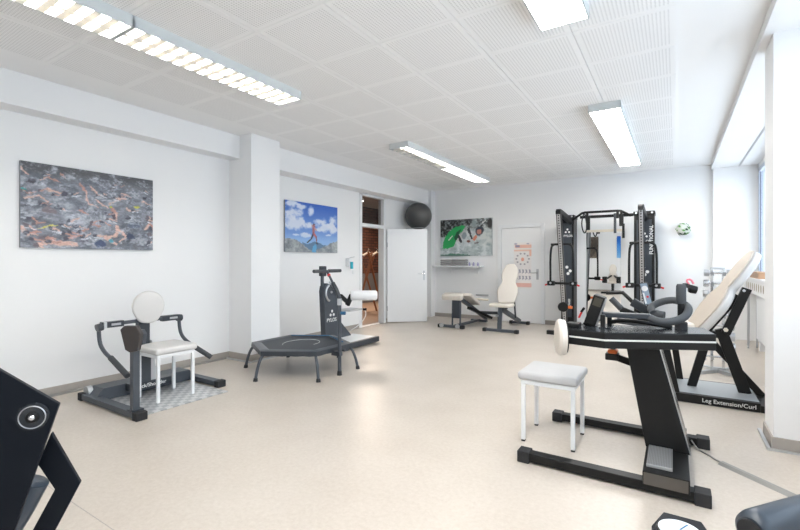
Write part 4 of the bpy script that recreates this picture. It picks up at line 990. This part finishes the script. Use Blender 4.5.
# ================================================================ H: large front machine
t = thing('back_training_machine', 'large black machine with angled column and grey foam handles in the right foreground', 'exercise machine', (-.1, 3.25, 0))
box(-.84, .13, 2.80, 2.875, .012, .065).build('floor_rail', 'black', t, bev=.004)
box(-.82, .17, 3.665, 3.74, .012, .065).build('floor_rail', 'black', t, bev=.004)
for (x, y) in ((-.83, 2.838), (.125, 2.838), (-.81, 3.702), (.165, 3.702)): box(x-.038, x+.038, y-.046, y+.046, 0, .073).build('end_cap', 'rubber', t, bev=.005)
box(-.155, .068, 2.785, 3.66, .05, .128).build('base_box', 'black', t, bev=.004)
box(-.150, .060, 2.7845, 2.789, .056, .122).build('base_cover', mat('grey_brown_cover', (.12,.11,.10), .3, .5), t)
tb = box(-.140, -.012, 2.85, 3.155, .128, .146).build('tread', 'tread', t, bev=.003)
rb = MB()
for k in range(16): rb.box(-.136+.008*k, -.132+.008*k, 2.855, 3.15, .146, .148)
rb.build('tread_ribs', 'steel', tb)
MB().slab([(-.158,.128),(.076,.128),(-.092,.79),(-.275,.79)], (0, 3.34, 0), (1,0,0), (0,0,1), .18).build('column', 'black', t, bev=.004)
MB().slab([(.066,.128),(.082,.128),(-.086,.79),(-.102,.79)], (0, 3.343, 0), (1,0,0), (0,0,1), .186).build('column_edge', 'satin', t)
MB().slab([(.0765,.128),(.083,.128),(-.085,.79),(-.0915,.79)], (0, 3.16, 0), (1,0,0), (0,0,1), .006).build('column_glint', 'steel', t)  # pale strip standing in for light caught on the column's bevelled edge
tbp = [(-.60,2.93),(-.36,2.885),(.205,3.165),(.16,3.44),(-.62,3.16)]
tbm = MB().slab(tbp, (0,0,.772), (1,0,0), (0,1,0), .095).build('table_body', 'black', t, bev=.004)
MB().slab([(a*.985-.003, b_*.985+.045) for a, b_ in tbp], (0,0,.866), (1,0,0), (0,1,0), .004).build('table_top', 'satin', t)
for (a, b_) in ((tbp[0], tbp[1]), (tbp[1], tbp[2])):
    d_ = Vector((b_[0]-a[0], b_[1]-a[1], 0)).normalized(); n_v = Vector((d_.y, -d_.x, 0))
    MB().bar(Vector((a[0], a[1], .822))+n_v*.001, Vector((b_[0], b_[1], .822))+n_v*.001, .004, .010).build('pale_stripe', 'stripe', t)
# end pad
MB().lathe((-.612, 2.99, .802), (-.662, 2.97, .802), [(0,.095),(.02,.112),(.6,.120),(.9,.108),(1,.085)], n=32).build('end_pad', 'cream', t, smooth=True)
MB().cone((-.600, 2.995, .800), (-.614, 2.99, .800), .098, n=28).build('pad_plate', 'black', t, smooth=True)
for z in (.84, .76, .72): MB().cone((-.592, 2.955, z), (-.604, 2.95, z), .012, n=10).build('pad_bolt', 'steel', t, smooth=True)
box(-.60, -.52, 2.97, 3.06, .87, .90).build('pad_arm', 'black', t, bev=.006)
# display box on a stem
ayd = Vector((.33, 0, 1)).normalized()
MB().slab([(-.036,0),(.036,0),(.036,.205),(-.036,.205)], Vector((-.482, 3.20, .878)), (1,0,-.33), ayd, .10).build('control_box', 'black', t, bev=.008, seg=3)
MB().slab([(-.024,.135),(.026,.135),(.026,.19),(-.024,.19)], Vector((-.482, 3.099, .878)), (1,0,-.33), ayd, .002).build('label_plate', mat('olive_label', (.045,.040,.028), .4), t)
MB().slab([(.037,.01),(.041,.01),(.041,.195),(.037,.195)], Vector((-.482, 3.19, .878)), (1,0,-.33), ayd, .08).build('box_side', 'steel', t)
MB().bar((-.50, 3.14, .865), (-.472, 3.14, .905), .06, .05, up=(0,1,0)).build('stem', 'black', t, bev=.004)
MB().bar((-.535, 3.16, .96), (-.555, 3.16, .915), .012, .02, up=(0,1,0)).build('red_lever', 'red', t, bev=.003)
MB().bar((-.52, 3.16, .985), (-.54, 3.16, .955), .015, .02, up=(0,1,0)).build('lever_mount', 'black', t)
# handle linkage
for (x, y) in ((-.395, 3.08), (-.372, 3.22)):
    box(x-.014, x+.014, y-.014, y+.014, .868, .955).build('bracket', 'black', t, bev=.004)
box(-.415, -.35, 3.05, 3.25, .868, .876).build('bracket_plate', 'satin', t)
MB().bar((-.41, 3.15, .950), (-.13, 3.15, .953), .04, .034).build('upper_link', 'slatedk', t, bev=.006)
MB().tube([(-.36, 3.20, .895), (-.30, 3.20, .912), (-.20, 3.20, .910), (-.02, 3.28, .878)], .014, n=8, smooth=2).build('lower_link', 'black', t, smooth=True)
lp = [(-.120,3.32,.955), (-.145,3.40,.985), (-.108,3.45,1.012), (-.05,3.46,1.035), (.01,3.45,1.040), (.058,3.38,1.018), (.076,3.28,.996), (.05,3.18,.955), (-.02,3.13,.928), (-.09,3.13,.928), (-.135,3.15,.945)]
MB().tube(lp, .0235, n=12, smooth=2).build('foam_handle', 'foam', t, smooth=True)
MB().tube([(-.145, 3.36, .965), (-.10, 3.34, .950), (-.06, 3.33, .945)], .026, n=12, smooth=1).build('foam_handle', 'foam', t, smooth=True)
MB().lathe((.032, 3.30, 1.03), (.032, 3.30, 1.155), [(0,.026),(.03,.028),(.9,.028),(1,.022)], n=20).build('foam_grip', 'foam', t, smooth=True)
MB().cone((.032, 3.30, .868), (.032, 3.30, 1.03), .020, n=14).build('handle_post', 'black', t, smooth=True)
MB().lathe((.032, 3.30, .866), (.032, 3.30, .915), [(0,.036),(.9,.036),(1,.030)], n=18).build('post_socket', 'rubber', t, smooth=True)
MB().bar((.05, 3.32, 1.15), (.085, 3.36, 1.135), .03, .02).build('knob_arm', 'black', t)
MB().lathe((.075, 3.36, 1.125), (.115, 3.37, 1.115), [(0,.022),(.3,.027),(1,.024)], n=12).build('knob', 'black', t, smooth=True)
MB().tube([(.075,3.37,1.15),(.06,3.37,1.18),(.085,3.37,1.185),(.10,3.37,1.155)], .007, n=6, smooth=1).build('pink_cord', 'pink', t, smooth=True)
box(-.40, -.32, 3.22, 3.30, .635, .68).build('under_block', 'black', t, bev=.006); box(-.385, -.325, 3.215, 3.285, .68, .708).build('orange_knob', 'orange', t, bev=.01)
MB().bar((-.36, 3.26, .66), (-.25, 3.30, .62), .03, .045).build('under_arm', 'black', t, bev=.004)
box(-.37, -.34, 3.24, 3.28, .70, .775).build('under_post', 'black', t)

# cable and floor duct
tag(MB().tube([(.095, 3.66, .05), (.13, 3.62, .008), (.19, 3.56, .006), (.22, 3.50, .006), (.262, 3.455, .010)], .005, n=6, smooth=2).build('power_cable', 'duct', smooth=True), 'thin power cable running from the black machine to the floor duct', 'cable')
t_ = MB(); a_ = Vector((.25, 3.465, 0)); b2 = Vector((1.0, 2.78, 0)); d_ = (b2-a_).normalized(); nv = Vector((-d_.y, d_.x, 0))
t_.hull([a_+nv*.030, a_-nv*.030, a_-nv*.012+V(0,0,.016), a_+nv*.012+V(0,0,.016), b2+nv*.030, b2-nv*.030, b2-nv*.012+V(0,0,.016), b2+nv*.012+V(0,0,.016)], [(0,1,2,3),(4,7,6,5),(0,4,5,1),(1,5,6,2),(2,6,7,3),(3,7,4,0)])
tag(t_.build('floor_cable_duct', 'duct'), 'grey rubber cable duct on the floor by the right pillar', 'cable duct')

# ================================================================ J: leg extension machine
t = thing('leg_extension_machine', 'black machine with tall reclined cream backrest and metal platform, behind the foam-handled one', 'exercise machine', (.3, 5.1, 0))
box(-.04, .62, 4.80, 4.86, 0, .078).build('front_beam', 'black', t, bev=.004)
box(-.04, .68, 5.42, 5.48, 0, .07).build('rear_beam', 'black', t, bev=.004)
box(.62, .70, 4.80, 5.48, 0, .06).build('side_beam', 'black', t, bev=.004)
box(-.04, .62, 4.86, 5.42, .055, .078).build('platform', mat('platform_metal', (.48,.51,.53), .35, .25), t, bev=.002, seg=1)
text('Leg Extension/Curl', .050, t, (.205, 4.7992, .025), (1,0,0), (0,0,1), bold=.006)
MB().bar((-.10, 4.85, .62), (.012, 4.85, .04), .06, .05, up=(0,1,0)).build('front_leg', 'black', t, bev=.004)
MB().bar((-.03, 5.40, .62), (.045, 5.40, .05), .06, .05, up=(0,1,0)).build('front_leg', 'black', t, bev=.004)
MB().bar((.27, 5.15, .60), (.135, 5.15, .07), .075, .05, up=(0,1,0)).build('seat_leg', 'black', t, bev=.004)
MB().bar((.365, 5.13, .66), (.55, 5.13, .07), .095, .06, up=(0,1,0)).build('main_leg', 'black', t, bev=.004)
MB().bar((.30, 5.20, .52), (.70, 5.20, .03), .06, .06, up=(0,1,0)).build('rear_brace', 'black', t, bev=.004)
MB().bar((.56, 5.10, 1.05), (.40, 5.10, .62), .075, .05, up=(0,1,0)).build('back_post', 'black', t, bev=.004)
MB().bar((.50, 5.14, .98), (.25, 5.14, .62), .06, .05, up=(0,1,0)).build('back_strut', 'black', t, bev=.004)
MB().bar((-.10, 5.15, .60), (.40, 5.15, .60), .08, .06).build('seat_beam', 'black', t, bev=.004)
box(-.10, .16, 4.98, 5.32, .63, .70).build('seat_cushion', 'cream', t, smooth=True, bev=.02, seg=3)
MB().cone((.40, 5.09, .66), (.40, 5.05, .66), .02, n=6).build('pivot_label', 'hanger', t)
MB().cone((.535, 5.07, 1.03), (.535, 5.06, 1.03), .012, n=10).build('bolt', 'steel', t)
aj = math.radians(20); ay2 = Vector((.57*math.cos(aj), .57*math.sin(aj), .82)).normalized(); ax2 = Vector((math.sin(aj), -math.cos(aj), 0))
cn2 = contour(.90, .185, .11)
MB().slab(cn2, Vector((.145, 5.10, .66)), ax2, ay2, -.075).build('backrest', 'offwhite', t, smooth=True, bev=.025, seg=4)
MB().slab([(a*.9, b_*.98+.008) for a, b_ in cn2], Vector((.145, 5.10, .66))+ax2.cross(ay2)*.002, ax2, ay2, .014).build('backrest_face', mat('warm_cream_vinyl', (.54,.47,.40), .45), t, smooth=True, label='cream front face of the backrest')

# ================================================================ L: machine with display behind
t = thing('recumbent_training_machine', 'dark machine with tilted display panel and angled tube arms behind the large black one', 'exercise machine', (-.3, 6.0, 0))
box(-.40, -.14, 5.75, 5.82, 0, .06).build('floor_rail', 'black', t, bev=.004)
box(-.40, -.14, 6.20, 6.27, 0, .06).build('floor_rail', 'black', t, bev=.004)
box(-.33, -.21, 5.80, 6.22, .03, .09).build('floor_beam', 'black', t, bev=.004)
MB().bar((-.27, 6.0, .08), (-.24, 6.0, .60), .10, .14, up=(0,1,0)).build('column', 'black', t, bev=.004)
MB().bar((-.60, 6.0, .58), (.05, 6.0, .52), .22, .07).build('table_beam', 'slatedk', t, bev=.006)
MB().tube([(-.75, 6.15, .895), (-.56, 6.15, .905), (-.44, 6.1, .79)], .024, n=10).build('tube_arm', 'black', t, smooth=True)
MB().bar((-.45, 6.1, .80), (-.12, 6.05, .60), .06, .10).build('arm_plate', 'slatedk', t, bev=.01)
MB().tube([(-.665, 5.9, .845), (-.55, 5.9, .72)], .036, n=12).build('foam_arm', 'foam', t, smooth=True)
MB().bar((-.56, 5.9, .72), (-.14, 5.9, .55), .06, .07).build('arm_plate', 'black', t, bev=.01)
dsx = Vector((.10, 0, -.23)).normalized(); 
MB().slab([(0,0),(.09,.0),(.09,.27),(0,.27)], Vector((-.310, 6.0, .775)), (1,0,.1), (-.22,0,1), .04).build('display_housing', 'black', t, bev=.008)
MB().slab([(.008,.008),(.082,.008),(.082,.262),(.008,.262)], Vector((-.310, 5.958, .775)), (1,0,.1), (-.22,0,1), .003).build('display_panel', mat('display_blue', (.28,.36,.46), .3), t)
o3 = Vector((-.310, 5.954, .775)); aa = Vector((1,0,.1)).normalized(); bb = Vector((-.22,0,1)).normalized()
MB().cone(o3+aa*.045+bb*.20, o3+aa*.045+bb*.20+V(0,-.002,0), .033, n=20).build('gauge', 'white', t)
MB().cone(o3+aa*.055+bb*.10, o3+aa*.055+bb*.10+V(0,-.002,0), .013, n=14).build('red_button', 'red', t)
MB().slab([(.012,.02),(.03,.02),(.03,.15),(.012,.15)], o3, aa, bb, .002).build('scale_strip', 'white', t)
MB().bar((-.27, 6.0, .55), (-.255, 6.0, .80), .05, .04, up=(0,1,0)).build('display_stem', 'black', t)

# ================================================================ M: left foreground machine
P0 = Vector((-1.226, .391, 0)); am = math.radians(55); tm = Vector((math.cos(am), math.sin(am), 0)); nm = Vector((math.sin(am), -math.cos(am), 0))
t = thing('press_training_machine', 'black machine with slanted flat plates cut off by the left edge', 'exercise machine', (P0.x-.15, P0.y-.1, 0))
MB().slab([(.048,.974),(-.063,1.066),(-.28,1.24),(-.42,1.10),(-.34,.06),(-.228,.06)], P0, tm, (0,0,1), .012).build('front_plate', 'navy', t, bev=.0015)
MB().slab([(.014,.890),(.072,.758),(-.12,.36),(-.21,.02),(-.27,.02),(-.17,.36),(.021,.752),(-.012,.818)], P0-nm*.068, tm, (0,0,1), .014).build('rear_frame', 'navy', t, bev=.002)
cD = P0+V(0,0,.952)
MB().cone(cD+nm*.010, cD+nm*.017, .032, .030, n=40).build('disc', 'satin', t, smooth=True)
MB().tube([cD+nm*.017+tm*(.0245*math.cos(a))+V(0,0,.0245*math.sin(a)) for a in [2*math.pi*k/32 for k in range(32)]], .0013, n=6, closed=True).build('disc_ring', 'steel', t, smooth=True)
MB().lathe(cD+nm*.015, cD+nm*.022, [(0,.014),(.7,.012),(1,.007)], n=20).build('disc_hub', 'black', t, smooth=True)
MB().lathe(cD+nm*.020, cD+nm*.027, [(0,.007),(.6,.006),(1,.003)], n=16).build('disc_bolt', 'chrome', t, smooth=True)
MB().tube([P0-nm*.045+tm*(-.12)+V(0,0,.60), P0-nm*.045+tm*(-.055)+V(0,0,.70), P0-nm*.045+tm*(-.015)+V(0,0,.785)], .030, n=16, smooth=2).build('inner_cylinder', 'padblue', t, smooth=True)
MB().slab([(-.50,0),(-.10,0),(-.10,.05),(-.50,.05)], P0-nm*.09, tm, (0,0,1), .06).build('floor_beam', 'navy', t)
MB().slab([(-.36,.04),(-.30,.04),(-.34,1.0),(-.40,1.0)], P0-nm*.06, tm, (0,0,1), .04).build('upright', 'navy', t)
MB().bar(P0+tm*(-.30)-nm*.25+V(0,0,.025), P0+tm*(-.30)+nm*.15+V(0,0,.025), .06, .05).build('floor_foot', 'navy', t)

# ================================================================ N: foreground machine at the bottom edge
t = thing('dial_training_machine', 'dark plate with round dial and padded roller at the bottom right corner', 'exercise machine', (.08, 1.75, 0))
box(-.10, .40, 1.55, 1.61, 0, .05).build('floor_rail', 'black', t, bev=.004)
box(.30, .36, 1.58, 2.1, 0, .05).build('floor_rail', 'black', t, bev=.004)
MB().bar((.012, 1.58, .04), (.012, 1.56, .47), .05, .05, up=(0,1,0)).build('dial_post', 'black', t, bev=.004)
c0 = Vector((.012, 1.545, .488)); ux_ = Vector((1,0,0)); uy_ = Vector((0,1,0))
hexa = [(-.074,.0),(-.044,.106),(.058,.106),(.090,.0),(.060,-.10),(-.048,-.10)]
MB().slab(hexa, c0-V(0,0,.03), ux_, uy_, .03).build('dial_plate', 'navy', t, bev=.004)
MB().cone(c0-V(0,.0,.002), c0+V(0,0,.008), .064, .060, n=40).build('dial_bezel', 'black', t, smooth=True)
MB().cone(c0+V(0,0,.007), c0+V(0,0,.0095), .056, n=40).build('dial_face', 'dial', t)
tk = MB()
for k in range(40):
    a = 2*math.pi*k/40; r0_ = .044 if k % 5 == 0 else .048
    p1 = c0+ux_*(r0_*math.cos(a))+uy_*(r0_*math.sin(a))+V(0,0,.0098); p2 = c0+ux_*(.053*math.cos(a))+uy_*(.053*math.sin(a))+V(0,0,.0098)
    tk.bar(p1, p2, .0012, .0006)
o = tk.build('dial_ticks', 'blue', t); o['kind'] = 'stuff'
MB().bar(c0+V(0,0,.0108), c0+ux_*.02+uy_*.04+V(0,0,.0108), .004, .001).build('dial_needle', 'blue', t)
r0v = Vector((.205, 1.765, .437)); rdv = Vector((.62, .78, .0)).normalized()
MB().lathe(r0v, r0v+rdv*.42, [(0,.045),(.03,.058),(.08,.063),(.92,.063),(.97,.058),(1,.045)], n=28).build('roller_pad', 'padblue', t, smooth=True)
MB().cone(r0v-rdv*.006, r0v+rdv*.01, .040, n=20).build('roller_end', 'rubber', t, smooth=True)
MB().bar((.33, 1.92, .04), (.33, 1.92, .45), .05, .05, up=(0,1,0)).build('roller_post', 'black', t, bev=.004)

# ================================================================ mirror-side machine behind the camera
t = thing('chest_press_machine', 'machine with cream pad and black arm pads reflected in the mirror', 'exercise machine', (-2.16, -1.3, 0))
box(-2.55, -1.75, -1.04, -.97, 0, .06).build('front_foot', 'black', t, bev=.004); box(-2.45, -1.85, -1.80, -1.73, 0, .06).build('rear_foot', 'black', t, bev=.004)
box(-2.20, -2.12, -1.76, -1.0, .01, .07).build('floor_beam', 'black', t, bev=.004)
MB().bar((-2.16, -1.45, .05), (-2.16, -1.60, 1.0), .08, .06, up=(0,1,0)).build('post', 'black', t, bev=.004)
MB().slab(contour(.72, .18, .14), Vector((-2.16, -1.45, .45)), (-1,0,0), (0,-.1,1), .07).build('backrest', 'cream', t, smooth=True, bev=.02, seg=3)
box(-2.34, -1.98, -1.42, -1.06, .40, .47).build('seat_cushion', 'cream', t, smooth=True, bev=.02, seg=3)
MB().bar((-2.16, -1.2, .06), (-2.16, -1.2, .41), .06, .06, up=(0,1,0)).build('seat_post', 'black', t)
for x in (-2.42, -1.90):
    box(x-.09, x+.09, -1.12, -1.0, .42, .68).build('arm_pad', 'black', t, bev=.02, seg=3)
    MB().bar((x, -1.10, .55), (-2.16, -1.5, .75), .05, .05).build('arm', 'black', t)
MB().bar((-1.74, -1.10, .04), (-1.74, -1.10, 1.02), .10, .06, up=(0,1,0)).build('side_column', mat('dull_brown_grey', (.25,.21,.20), .5), t, bev=.004)
MB().cone((-1.74, -1.10, 1.02), (-1.74, -1.10, 1.14), .02, n=10).build('column_tip', 'black', t)
